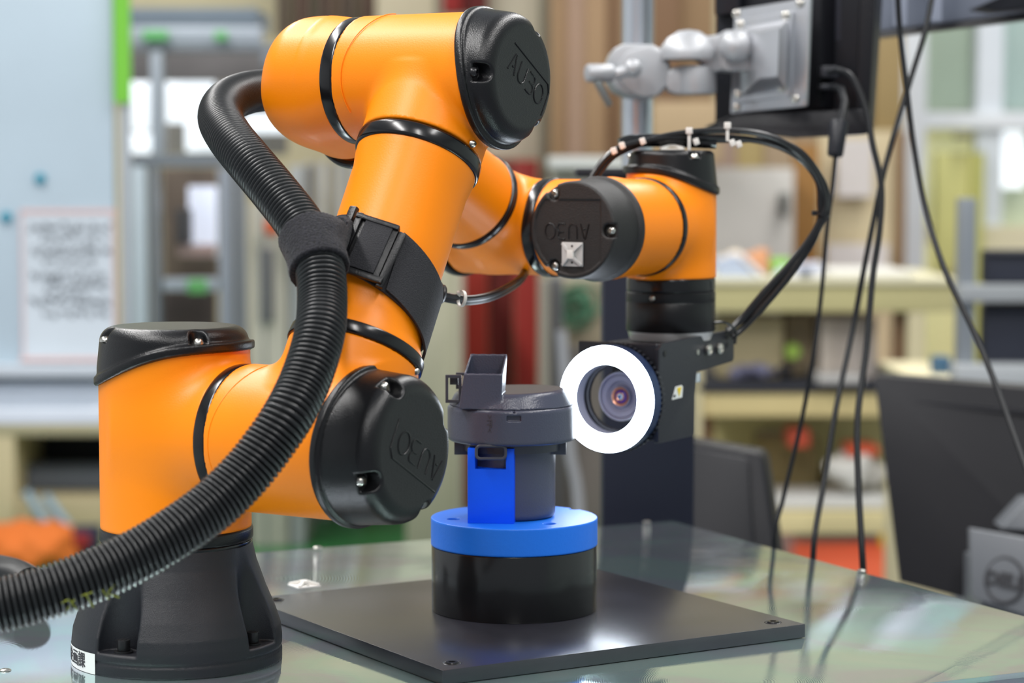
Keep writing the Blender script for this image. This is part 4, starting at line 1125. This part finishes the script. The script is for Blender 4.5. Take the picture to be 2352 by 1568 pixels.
# bracket plates
t = thing('camera_bracket', J6 - Z * .095, 'black angled metal bracket hanging under the wrist flange', 'bracket')
def bp(l, s, z): return V((G.x, G.y, T)) + s6 * s - c6 * l + Z * z
def fnf(p):
    q = p - A3(bp(.0195, .0, .156)); d = sd_box(p, bp(.0195, .0, .156), (s6, c6, Z), (.0345, .0020, .0375), .0008)
    r_ = p - A3(G); rr2 = np.hypot(r_ @ A3(s6), r_[:, 2]); d = np.maximum(d, .0250 - rr2)
    return d
cF = bp(.0195, .0, .156)
sdf_mesh(fnf, (cF.x - .045, cF.y - .035, cF.z - .04), (cF.x + .045, cF.y + .035, cF.z + .04), .0011, 'front_plate', BRACK, t)
mb = MB(); mb.prism([bp(l, .037, z) for l, z in [(.0215, .1936), (.1470, .1970), (.1490, .1950), (.1490, .1735), (.1470, .1712), (.0815, .1672), (.0785, .150), (.0780, .119), (.0760, .117), (.0175, .117), (.0165, .118), (.0165, .1890)]], -s6 * .004)
mb.build('side_plate', BRACK, t, bevel=.0005, fix=True)
mb = MB(); mb.prism([bp(.0216, -.0345, .1898), bp(.0216, .0328, .1898), bp(.138, .0328, .1898), bp(.138, -.0345, .1898)], Z * -.004); mb.build('top_plate', BRACK, t, bevel=.0005, fix=True)
for l, z in ((.0987, .1838), (.1187, .1835)):
    q = bp(l, .0372, z); mb = MB(); mb.cyl(q, q + s6 * .0035, .0042, 24, bev=.0006); mb.lathe(q + s6 * .0035, s6, [(0, .0026), (.0003, .0024), (-.002, .0022), (-.002, 1e-5)], 6)
    mb.build('screw', SCREW, t)
for l, z in ((.083, .183), (.137, .185)):
    q = bp(l, .0371, z); mb = MB(); mb.cyl(q, q + s6 * .0004, .0022, 16); mb.build('hole', SCREW if l < .09 else DARKS, t)
q = bp(.026, .0371, .186); mb = MB(); mb.cyl(q, q + s6 * .0005, .0024, 16); mb.build('hole', DARKS, t)
# warning sticker
st = thing('warning_sticker', bp(.033, .0376, .156), 'small white warning sticker with yellow triangle on the black bracket side', 'sticker')
def side_poly(name, pts, off, m, par, s0=.0372):
    ws = []
    for px, py in pts:
        # real point on the side plate
        o_ = V((G.x, G.y, 0)) + s6 * s0; l = 0
        for _ in range(4): Y_ = (o_ - c6 * l).y; X_ = P(px, py, Y_).x; l = (X_ - o_.x) / (-c6.x)
        ws.append(bp(l, s0, P(px, py, Y_).z - T))
    mb = MB(); mb.prism(ws, s6 * off); return mb.build(name, m, par, fix=True, smooth=False)
side_poly('sticker_sheet', [(1551, 888), (1565, 884), (1568, 888), (1566, 912), (1543, 918)], .0003, WHITE, st)
side_poly('yellow_triangle', [(1555, 891), (1565, 888), (1560, 910)], .0003, YEL, st, .0376)
side_poly('small_print', [(1547, 908), (1551, 905), (1552, 911), (1547, 913)], .0002, INK, st, .0376)
# camera behind the ring
t = thing('inspection_camera', G - c6 * .045, 'small machine vision camera with purple coated lens inside the ring light', 'camera')
LC = G - c6 * .0
mb = MB(); mb.box(bp(.062, .0, .160), (s6, c6, Z), .018, .020, .018); mb.build('camera_body', BRACK, t, bevel=.001)
LX = V((G.x, G.y, G.z)) + s6 * .0
def ring_prof(name, prof, m): 
    mb = MB(); mb.lathe(LX, c6, prof, 64); return mb.build(name, m, t, ang=40)
ring_prof('lens_barrel', [(-0.0450, 0.01914), (-0.0230, 0.01914), (-0.0225, 0.01879), (-0.0225, 0.01763), (-0.0245, 0.01740), (-0.0245, 0.01624), (-0.0235, 0.01578), (-0.0235, 0.01218), (-0.0255, 0.01102), (-0.0255, 0.00905), (-0.0230, 0.00835), (-0.0230, 0.00766)], LENSM)
ring_prof('focus_ring', [(-0.0330, 0.02030), (-0.0285, 0.02065), (-0.0280, 0.02030), (-0.0280, 0.01902)], BRACK)
ring_prof('lens_rim', [(-0.0230, 0.00766), (-0.0222, 0.00719), (-0.0230, 0.00603), (-0.0242, 0.00534)], LENSR)
ring_prof('front_element', [(-0.0242, 0.00534), (-0.0232, 0.00464), (-0.0226, 0.00348)], GLASSP)
ring_prof('lens_rim', [(-0.0226, 0.00348), (-0.0222, 0.00302), (-0.0226, 0.00244)], LENSR)
ring_prof('glass_core', [(-0.0226, 0.00244), (-0.0220, 0.00162), (-0.0218, 0.00104)], GLASSC)
ring_prof('pupil', [(-0.0218, 0.00104), (-.0217, 1e-5)], mat('pupil_blue', (.02, .05, .35), .1))
mb = MB(); q = bp(.083, .032, .1625); mb.box(q, (c6, s6, Z), .0075, .004, .0038); o = mb.build('plug', mat('pale_plug', (.55, .6, .62), .4), t, bevel=.0008)

# ============================================================ CABLES ON THE WRIST
def cable(name, label, pts, r, m=CABLE, parent=None, cat='cable', off=(0, 0, 0), seg=10, group=None):
    mb = MB(); mb.tube([q + V(off) for q in spline([P(*q) for q in pts], 10)], r, seg)
    o = mb.build(name, m, parent)
    if label: tag(o, label, cat, group)
    return o
wc = [(1366, 420, 1.862), (1382, 388, 1.864), (1420, 352, 1.867), (1500, 320, 1.869), (1583, 304, 1.872), (1680, 300, 1.877), (1760, 311, 1.882), (1828, 345, 1.887), (1874, 400, 1.892), (1893, 455, 1.897), (1890, 492, 1.897), (1862, 545, 1.897), (1815, 605, 1.897), (1757, 668, 1.897), (1706, 728, 1.897), (1672, 762, 1.894)]
wd_ = [(1352, 424, 1.857), (1368, 392, 1.860), (1398, 357, 1.862), (1440, 334, 1.864), (1520, 318, 1.869), (1600, 316, 1.874), (1690, 317, 1.880), (1770, 330, 1.886), (1835, 362, 1.891), (1878, 415, 1.895), (1884, 470, 1.898), (1884, 500, 1.899), (1868, 552, 1.901), (1825, 618, 1.901), (1768, 688, 1.901), (1712, 748, 1.901), (1680, 775, 1.899)]
we = [(1640, 322, 1.882), (1700, 322, 1.885), (1776, 322, 1.889), (1842, 350, 1.893), (1892, 420, 1.897), (1899, 470, 1.900), (1893, 500, 1.902), (1852, 575, 1.905), (1790, 645, 1.905), (1722, 722, 1.902), (1668, 758, 1.899)]
cable('wrist_cable', 'front black cable arching over the black wrist cover', wc, .0026)
cable('wrist_cable', 'lower black cable arching behind the front one over the wrist', wd_, .0026)
cable('wrist_cable', 'outermost black cable of the loop right of the wrist', we, .0022)
cable('taped_cable_bundle', 'shiny black taped cable bundle lying over the wrist cover', [(1424, 332, 1.874), (1450, 324, 1.876), (1500, 322, 1.878), (1570, 324, 1.880), (1644, 327, 1.882)], .0052, TAPE, None, 'cable', seg=16)
def cable_tie(label, c_, dirn, r, head, hl=.0045, m=NYLON, tail=None):
    t = thing('cable_tie', c_, label, 'cable tie')
    mb = MB(); mb.lathe(V(c_) - V(dirn) * .0012, dirn, [(0, r), (0, r + .0008), (.0024, r + .0008), (.0024, r), (0, r)], 24); mb.build('band', m, t)
    mb = MB(); mb.box(V(c_) + V(head), ((1, 0, 0), (0, 1, 0), Z), .0026, .0022, hl / 2); mb.build('head', m, t, bevel=.0006)
    if tail:
        mb = MB(); mb.box(V(c_) + V(head) + V(tail) * .5, ((1, 0, 0), (0, 1, 0), Z), .0011, .0006, V(tail).length / 2); mb.build('tail', m, t)
    return t
def upright_tie(label, px, y0, y1, Y):
    """tie standing upright with its head on top"""
    A = P(px, y0, Y); B_ = P(px, y1, Y)
    t = thing('cable_tie', B_, label, 'cable tie')
    mb = MB(); mb.box((A + B_) / 2, ((1, 0, 0), (0, 1, 0), Z), .0012, .0006, (A - B_).length / 2); mb.build('band', NYLON, t, bevel=.0002)
    mb = MB(); mb.box(A, ((1, 0, 0), (0, 1, 0), Z), .0026, .0020, .0026); mb.build('head', NYLON, t, bevel=.0006)
upright_tie('white cable tie with tall head standing on the wrist cover mount', 1583, 300, 346, 1.864)
upright_tie('white cable tie gripping the top of the cable arch', 1671, 288, 324, 1.869)
for px, py, Y, nm in ((1410, 346, 1.854, 'white cable tie head at the left foot of the cable arch'), (1429, 334, 1.856, 'second white cable tie head at the left foot of the cable arch'),
                      (1476, 324, 1.862, 'white tie head beside the shiny taped bundle'), (1599, 325, 1.866, 'white tie head just right of the tall cable tie'),
                      (1682, 328, 1.870, 'left one of two white tie heads under the cable arch'), (1697, 331, 1.870, 'right one of two white tie heads under the cable arch')):
    q = P(px, py, Y); t = thing('cable_tie', q, nm, 'cable tie')
    mb = MB(); mb.box(q, ((.9, 0, .3), (0, 1, 0), (-.3, 0, .9)), .0022, .003, .0026); mb.build('head', NYLON, t, bevel=.0007)
    mb = MB(); mb.box(q + V((0, .004, -.001)), ((1, 0, 0), (0, 1, 0), Z), .0009, .004, .0022); mb.build('band', NYLON, t, bevel=.0002)
# mount on top of the wrist cover
cz = K6 + Z * .0268
tie_mount(cz + V((.000, -.006, 0)), V((1, 0, 0)), V((0, 1, 0)), 'white nylon tie base stuck on top of the wrist cover', .019, NYLON)
q5 = K5 + c * .0401
tie_mount(q5 + er5 * .0002 - eu5 * .0180, er5, eu5, 'white square cable tie base stuck on the round black wrist cover', .0180)
# black tie of the loop
q = P(1887, 492, 1.899)
cable_tie('black cable tie cinching the cable loop at the far right', q, (.25, 0, 1), .0058, (-.0055, -.001, .001), .004, CABLE)
# cable tie at the bracket end with its loose loop
cable('tie_loop', 'thin black tie loop holding the cables at the bracket end', [(1640, 741, 1.872), (1662, 740, 1.877), (1680, 748, 1.884), (1690, 764, 1.888), (1688, 790, 1.887)], .0011, CABLE)
# lower cables left of the wrist
t = thing('hose_gland', P(1005, 672, 1.66), 'black ribbed hose gland ending behind the strapped upper arm', 'gland')
A = P(968, 664, 1.66); B_ = P(1020, 678, 1.665); pr_ = []
L_ = (B_ - A).length
for k in range(13): s_ = k / 12; pr_.append((L_ * s_, .0125 - .0065 * s_ + (.0008 if k % 2 else 0)))
mb = MB(); mb.lathe(A, B_ - A, [(0, 1e-5)] + pr_ + [(L_, 1e-5)], 32); mb.build('ribbed_body', HOSE, t)
lc = [(1012, 676, 1.664), (1040, 682, 1.675), (1075, 686, 1.69), (1120, 679, 1.715), (1160, 662, 1.75), (1195, 638, 1.80), (1215, 605, 1.86)]
cable('forearm_cable', 'upper one of two black cables sagging below the orange forearm', lc, .0026)
cable('forearm_cable', 'lower one of two black cables sagging below the orange forearm', [(x, y + 7, Y + .003) for x, y, Y in lc], .0026)
q = P(1057, 685, 1.672); cable_tie('small clear tie around the two sagging forearm cables', q, P(1075, 687, 1.675) - q, .0052, (0, .004, .004), .002, NYLON)

# ============================================================ BEHIND THE BENCH
t = thing('black_column', V((P(1491, 0, 2.24).x, 2.26, 0)), 'tall matt black square machine column behind the robot wrist', 'column')
xa, xb = P(1385, 800, 2.23).x, P(1597, 800, 2.23).x
mb = MB(); mb.abox(xa, xb, 2.23, 2.29, 0, T + .322); mb.build('column_body', mat('column_black', (.010, .013, .026), .5, bump=.2, spec=.3), t, bevel=.003)
z1 = P(0, 386, 2.22).z; z0 = P(0, 407, 2.22).z
mb = MB(); mb.abox(P(1323, 0, 2.22).x, xb + .01, 2.215, 2.30, z0, z1); mb.build('top_plate', MONB, t, bevel=.003)
mb = MB(); mb.abox(xa - .03, xb + .03, 2.20, 2.305, 0, .012); mb.build('foot_plate', MONB, t, bevel=.002)
# silver post
PY = 2.34; pcx = P(1464, 300, PY).x
t = thing('silver_post', V((pcx, PY, 0)), 'tall round silver aluminium post rising behind the robot wrist', 'post')
mb = MB(); mb.cyl((pcx, PY, .02), (pcx, PY, 2.1), .0155, 48); mb.build('tube', POST, t)
mb = MB(); mb.cyl((pcx, PY, 0), (pcx, PY, .02), .030, 32, bev=.004); mb.build('foot', ALU, t)
mb = MB()
# monitor arm
MYY = 2.238
t = thing('monitor_mount', P(1470, 160, MYY), 'silver cast monitor arm clamped to the post and carrying the black display', 'monitor arm')
def blob(name, pts, Y, th, m, par, rd=.006, hh=.003):
    """rounded cast body of given outline (pixels at depth Y) and thickness"""
    ws = [P(x, y, Y) for x, y in pts]
    mb = MB(); mb.prism(ws, (0, th, 0)); return mb.build(name, m, par, bevel=rd, fix=True, ang=24)
def oct_(x0, y0, x1, y1, k=.3, n=4):
    w_, h_ = (x1 - x0), (y1 - y0); rx, ry = w_ * k, h_ * k; o = []
    for cx_, cy_, a0 in ((x1 - rx, y0 + ry, -90), (x1 - rx, y1 - ry, 0), (x0 + rx, y1 - ry, 90), (x0 + rx, y0 + ry, 180)):
        for j in range(n + 1): g = math.radians(a0 + 90 * j / n); o.append((cx_ + rx * math.cos(g), cy_ + ry * math.sin(g)))
    return o
blob('clamp_body', [(1408, 112), (1432, 100), (1500, 102), (1528, 118), (1541, 150), (1538, 190), (1518, 218), (1486, 226), (1440, 218), (1414, 205), (1396, 180), (1398, 140)], 2.220, .10, ALU, t, .004)
blob('clamp_face', [(1418, 150), (1440, 118), (1490, 104), (1522, 120), (1538, 155), (1532, 196), (1508, 220), (1474, 222), (1440, 206), (1418, 178)], 2.211, .012, ALU, t, .003)
mb = MB(); mb.cyl(P(1412, 172, 2.193), P(1452, 158, 2.193), .0055, 20, bev=.001); mb.sphere(P(1454, 157, 2.193), .0085, 20); mb.build('knob', ALU, t)
mb = MB(); mb.cyl(P(1346, 168, 2.184), P(1408, 168, 2.193), .0085, 24, bev=.003); mb.build('lever_hub', ALU, t)
mb = MB(); mb.prism([P(*q, 2.176) for q in ((1362, 188), (1380, 184), (1408, 240), (1394, 247))], (0, .008, 0)); mb.build('lever_handle', mat('grey_lever', (.16, .18, .18), .35, .5), t, bevel=.002, fix=True)
mb = MB(); c_ = P(1582, 132, 2.220)
mb.lathe(c_, Z, [(-.002, 1e-5), (-.002, .028), (.004, .0285), (.010, .026), (.018, .020), (.0245, .010), (.026, 1e-5)], 40); mb.build('elbow_dome', ALU, t)
blob('upper_link', [(1560, 90), (1640, 80), (1700, 68), (1740, 92), (1740, 150), (1690, 158), (1640, 166), (1600, 136), (1560, 134)], 2.207, .03, ALU, t, .004)
blob('lower_link', oct_(1530, 152, 1642, 216, .3), 2.211, .035, ALU, t, .004)
mb = MB(); mb.cyl(P(1600, 151, 2.220), P(1600, 217, 2.220), .0185, 32, bev=.003); mb.build('lower_hinge', ALU, t)
mb = MB(); mb.sphere(P(1690, 108, 2.198), .0155, 28, d=(0, 1, 0), sz=.9); mb.build('ball_joint', ALU, t)
blob('wrist_block', oct_(1655, 68, 1755, 164, .18), 2.202, .035, ALU, t, .004)
# mounting plates: stacked squares seen slightly turned
def turned(cxp, pts, Y0, Y1, th, name, m, par, bevel=.002):
    """outline corners, left side at depth Y0 and right side at Y1"""
    xs = [p_[0] for p_ in pts]; x0, x1 = min(xs), max(xs)
    ws = [P(x, y, Y0 + (Y1 - Y0) * (x - x0) / (x1 - x0)) for x, y in pts]
    n_ = (ws[1] - ws[0]).cross(ws[-1] - ws[0]).normalized()
    if n_.y < 0: n_ = -n_
    mb = MB(); mb.prism(ws, n_ * th); return mb.build(name, m, par, bevel=bevel, fix=True)
pl = turned(0, [(1686, 22), (1860, -6), (1850, 244), (1676, 262)], 2.238, 2.184, .006, 'mounting_plate', ALUP, t)
turned(0, [(1692, 46), (1820, 24), (1812, 222), (1690, 238)], 2.229, 2.189, .006, 'mounting_plate', ALUP, t)
if True:
    o1 = [P(*q) for q in ((1700, 64, 2.225), (1812, 44, 2.185), (1806, 206, 2.185), (1700, 222, 2.225))]; o2 = [P(*q) for q in ((1744, 74, 2.17), (1790, 66, 2.15), (1786, 176, 2.15), (1744, 180, 2.17))]
    mb = MB(); mb.add(o1 + o2, [[0, 1, 2, 3], [7, 6, 5, 4], [0, 4, 5, 1], [1, 5, 6, 2], [2, 6, 7, 3], [3, 7, 4, 0]]); mb.build('pyramid_block', ALUP, t, bevel=.0015, fix=True)
for px, py in ((1692, 32), (1838, 8), (1692, 246), (1826, 228), (1700, 56), (1804, 36), (1694, 216), (1796, 202)):
    button_screw(P(px, py, 2.233 - .055 * (px - 1686) / 170 - .014), (-.2, -1, 0), .0042, pl, SCREW)
# display carried by the arm
t = thing('black_display', P(1830, 315, 2.264), 'black display hanging from the silver arm seen from behind', 'display')
turned(0, [(1644, -120), (2016, -120), (1988, 306), (1640, 292)], 2.282, 2.220, .035, 'rear_shell', MONB, t, .004)
turned(0, [(1640, -120), (1700, -120), (1700, 28), (1640, 38)], 2.264, 2.256, .02, 'top_block', MONB, t, .004)
turned(0, [(1858, -120), (1888, -120), (1882, 250), (1856, 252)], 2.220, 2.211, .03, 'raised_rib', MOND, t, .003)
turned(0, [(1980, -120), (2018, -120), (1996, 305), (1962, 300)], 2.211, 2.207, .03, 'side_strip', MOND, t, .003)
turned(0, [(1890, -120), (1976, -120), (1970, 110), (1915, 95)], 2.238, 2.229, .01, 'inner_panel', mat('display_bluish_black', (.035, .037, .052), .45), t, .003)
mb = MB(); mb.prism([P(1626, 290, 2.220), P(1690, 262, 2.220), P(1990, 250, 2.167), P(1996, 308, 2.167), P(1840, 316, 2.184), P(1700, 300, 2.211)], (0, .06, 0)); mb.build('bottom_ledge', MOND, t, bevel=.003, fix=True)
for q in ((1886, 150, 1926, 178), (1884, 192, 1912, 206)):
    part('socket', BRACK, t, *q, 2.193, .03)
# overhead beam, top right
t = thing('overhead_beam', P(2200, 60, 2.398), 'blue-grey steel beam with black lower edge crossing the top right corner', 'beam')
mb = MB(); mb.prism([P(1900, -140, 2.442), P(2600, -190, 2.327), P(2600, 0, 2.327), P(2012, 72, 2.442), P(1900, 80, 2.442)], (0, .04, 0)); mb.build('beam_web', BEAMG, t, bevel=.002, fix=True)
mb = MB(); mb.prism([P(1900, 78, 2.433), P(2012, 72, 2.433), P(2600, -2, 2.318), P(2600, 14, 2.318), P(2012, 86, 2.433), P(1900, 92, 2.433)], (0, .06, 0)); mb.build('lower_edge', MONB, t, bevel=.002, fix=True)
mb = MB(); mb.prism([P(2240, 18, 2.327), P(2420, -60, 2.309), P(2420, 14, 2.309), P(2290, 26, 2.327)], (0, .04, 0)); mb.build('black_notch', MONB, t, bevel=.002, fix=True)
for x in (2060, 2140): part('stiffener', flat(150, 156, 172), t, x, -120, x + 24, 66 - (x - 2012) * .12, 2.371, .02)

# hanging cables
cd_ = 'cables hanging to the floor'
def hcable(label, pts, r, Yend=None):
    pts = list(pts); q = P(*pts[-1]); mb = MB()
    ws = [P(*p_) for p_ in pts] + [V((q.x + .006, q.y + .012, q.z - .08)), V((q.x + .012, q.y + .02, q.z - .25)), V((q.x + .02, q.y + .03, .30)), V((q.x + .02, q.y + .03, .012))]
    mb.tube(spline(ws, 12), r, 10); o = mb.build('hanging_cable', CABLED, None); tag(o, label, 'cable')
hcable('thin cable hanging from the long plug under the display', [(1919, 356, 2.11), (1912, 430, 2.11), (1900, 520, 2.105), (1886, 680, 2.10), (1866, 830, 2.09), (1838, 980, 2.085), (1800, 1140, 2.075), (1778, 1245, 2.065)], .0021)
hcable('thick cable leaving the display side and hanging straight down to the bench edge', [(1905, 166, 2.15), (1932, 162, 2.13), (1962, 186, 2.12), (1990, 255, 2.11), (2004, 330, 2.10), (2024, 425, 2.09), (2020, 530, 2.08), (2004, 640, 2.07), (1990, 800, 2.05), (1970, 960, 2.02), (1972, 1120, 1.99), (1982, 1300, 1.96)], .0029)
hcable('cable crossing from the top right down between the two neighbours', [(2150, -60, 2.20), (2128, 60, 2.18), (2092, 180, 2.17), (2062, 280, 2.16), (2034, 380, 2.15), (2012, 480, 2.14), (1984, 620, 2.13), (1958, 760, 2.12), (1922, 930, 2.09), (1894, 1100, 2.06), (1868, 1270, 2.02)], .0027)
hcable('rightmost cable slanting down across the large monitor', [(2060, -60, 2.13), (2066, 60, 2.13), (2082, 200, 2.12), (2098, 330, 2.11), (2126, 480, 2.09), (2170, 620, 2.06), (2236, 760, 2.03), (2290, 890, 2.0), (2330, 1000, 1.97), (2370, 1110, 1.94), (2430, 1260, 1.90)], .0027)
t = thing('cable_plug', P(1920, 320, 2.109), 'long black inline plug hanging below the display', 'plug')
mb = MB(); mb.tube([P(1912, 200, 2.172), P(1932, 205, 2.154), P(1940, 235, 2.136), P(1932, 280, 2.118)], .0036, 12); mb.build('lead', CABLED, t)
mb = MB(); mb.cyl(P(1927, 278, 2.1095), P(1918, 358, 2.1005), .0085, 20, r2=.0072, bev=.0016); mb.build('body', MONB, t)

# monitors at the right
t = thing('large_monitor', P(2300, 1330, 2.75), 'large black monitor seen from behind at the right edge beyond the bench', 'monitor')
mb = MB(); mb.prism([P(2008, 868, 2.72), P(2016, 863, 2.72), P(2620, 912, 2.62), P(2620, 1480, 2.56), P(2066, 1336, 2.62)], (.012, .05, 0)); mb.build('rear_shell', MOND, t, bevel=.006, fix=True)
mb = MB(); mb.prism([P(2096, 920, 2.700), P(2620, 962, 2.606), P(2620, 975, 2.606), P(2098, 929, 2.700)], (0, .012, 0)); mb.build('vent_slot', INK, t, fix=True)
mb = MB(); mb.prism([P(2300, 1215, 2.55), P(2360, 1150, 2.55), P(2440, 1150, 2.55), P(2440, 1225, 2.53)], (0, .05, 0)); mb.build('stand_hinge', MONG, t, bevel=.004, fix=True)
sp_ = [P(2228, 1214, 2.50), P(2440, 1250, 2.45), P(2440, 1440, 2.43), P(2232, 1372, 2.48)]
mb = MB(); mb.prism(sp_, (0, .012, 0)); stand = mb.build('stand_plate', MONG, t, bevel=.002, fix=True); stand['label'] = 'grey stand plate with round lettered emblem'
lc_ = P(2313, 1325, 2.472); nx = (sp_[1] - sp_[0]).normalized(); nx = V((nx.x, nx.y, 0)).normalized(); nn = nx.cross(Z)
def onstand(px, py):
    Yq = 2.50 + (2.45 - 2.50) * (px - 2228) / 212 - .02 * (py - 1250) / 150; return P(px, py, Yq - .0015)
mb = MB(); mb.tube([onstand(2308 + 44 * math.cos(g), 1332 + 52 * math.sin(g)) for g in [2 * math.pi * k / 36 for k in range(36)]], .0019, 6, closed=True); mb.build('emblem_ring', INK, stand)
q = onstand(2310, 1334); ny3 = (sp_[0] - sp_[3]).normalized(); nx = (sp_[1] - sp_[0]).normalized(); ny3 = (ny3 - nx * ny3.dot(nx)).normalized(); nn3 = nx.cross(ny3); q = q - nn3 * (q - sp_[0]).dot(nn3)
text_mesh('emblem_lettering', 'DELL', .0200, frame_M(q + nn3 * .0012, nx, ny3, nn3), INK, stand, .0006, None, .0010)
q = P(2330, 1400, 2.46)
cart = thing('monitor_cart', V((q.x, 2.62, 0)), 'low grey cart standing under the large monitor', 'cart')
zc = .53
mb = MB(); mb.abox(P(2200, 0, 2.4).x, P(2700, 0, 2.4).x, 2.42, 2.85, zc - .02, zc); mb.build('top', MONG, cart, bevel=.003)
for x in (P(2200, 0, 2.4).x + .02, P(2700, 0, 2.4).x - .02):
    for y in (2.44, 2.83): MB().abox(x - .012, x + .012, y - .012, y + .012, 0, zc - .02).build('leg', MONG, cart)
mb = MB(); xx = P(2340, 0, 2.5).x; mb.abox(xx - .03, xx + .03, 2.50, 2.60, zc, P(0, 1300, 2.5).z); mb.build('stand_neck', MONG, t, bevel=.003)
# smaller monitor left of it
t = thing('small_monitor', P(1690, 1250, 2.6), 'smaller black monitor seen from behind between the column and thin cable', 'monitor')
mb = MB(); mb.prism([P(1480, 996, 2.60), P(1740, 1040, 2.60), P(1755, 1050, 2.60), P(1792, 1300, 2.54), P(1480, 1240, 2.54)], (.012, .05, 0)); mb.build('rear_shell', MOND, t, bevel=.006, fix=True)
mb = MB(); mb.prism([P(1480, 1012, 2.59), P(1722, 1052, 2.59), P(1738, 1290, 2.53), P(1480, 1232, 2.53)], (0, .02, 0)); mb.build('rear_panel', MOND, t, bevel=.008, fix=True)
xx = P(1640, 0, 2.6).x
mb = MB(); mb.abox(xx - .025, xx + .025, 2.60, 2.64, .34, .70); mb.build('stand_neck', MONG, t, bevel=.003)
cart = thing('monitor_shelf', V((xx, 2.62, 0)), 'low shelf standing under the smaller monitor', 'shelf')
mb = MB(); mb.abox(xx - .16, xx + .14, 2.50, 2.80, .32, .34); mb.build('top', MONG, cart, bevel=.003)
for sx in (-.14, .12):
    for y in (2.52, 2.78): MB().abox(xx + sx - .012, xx + sx + .012, y - .012, y + .012, 0, .32).build('leg', MONG, cart)

# ============================================================ settle shelf goods and group repeats
bpy.context.view_layer.update()
def rest(names, z):
    for o in [o for o in C.objects if o.parent is None and o.name.split('.')[0] in names]:
        ms = [c for c in [o] + list(o.children) if c.type == 'MESH']
        lo = min((wloc(c) + v.co).z for c in ms for v in c.data.vertices)
        o.location.z += z + .0008 - lo
zt_, zm_, zb_ = P(0, 640, BY).z, P(0, 880, BY).z, P(0, 1176, BY).z
rest(('green_tape_roll', 'paper_bag', 'dark_cloth', 'cream_sack', 'blue_white_sheets', 'dark_blue_clip', 'white_tray'), zt_)
rest(('tool_clutter', 'black_pouch', 'grey_tray', 'paper_stack'), zm_)
rest(('white_flat_box',), zb_)
bx_ = [o for o in C.objects if o.name.startswith('storage_box')]
for o in bx_[:2]: o.location.z += zm_ + .0008 - o.location.z
for o in bx_[2:]: o.location.z = zb_ + .0008
for nm, g in (('storage_box', 'boxes on the cream shelving'), ('wrist_cable', 'black cables of the wrist loop'), ('hanging_cable', 'black cables hanging behind the bench'), ('forearm_cable', 'cables under the forearm'),
              ('magnet', 'teal magnets on the whiteboard'), ('rack_screen', 'screens on the aluminium rack'), ('corrugated_hose', 'corrugated hoses'), ('cable_tie_mount', 'white cable tie bases'), ('cable_tie', 'cable ties on the cables'), ('pinned_paper', 'papers on the cream partition')):
    for o in C.objects:
        if o.parent is None and o.name.split('.')[0] == nm: o['group'] = g
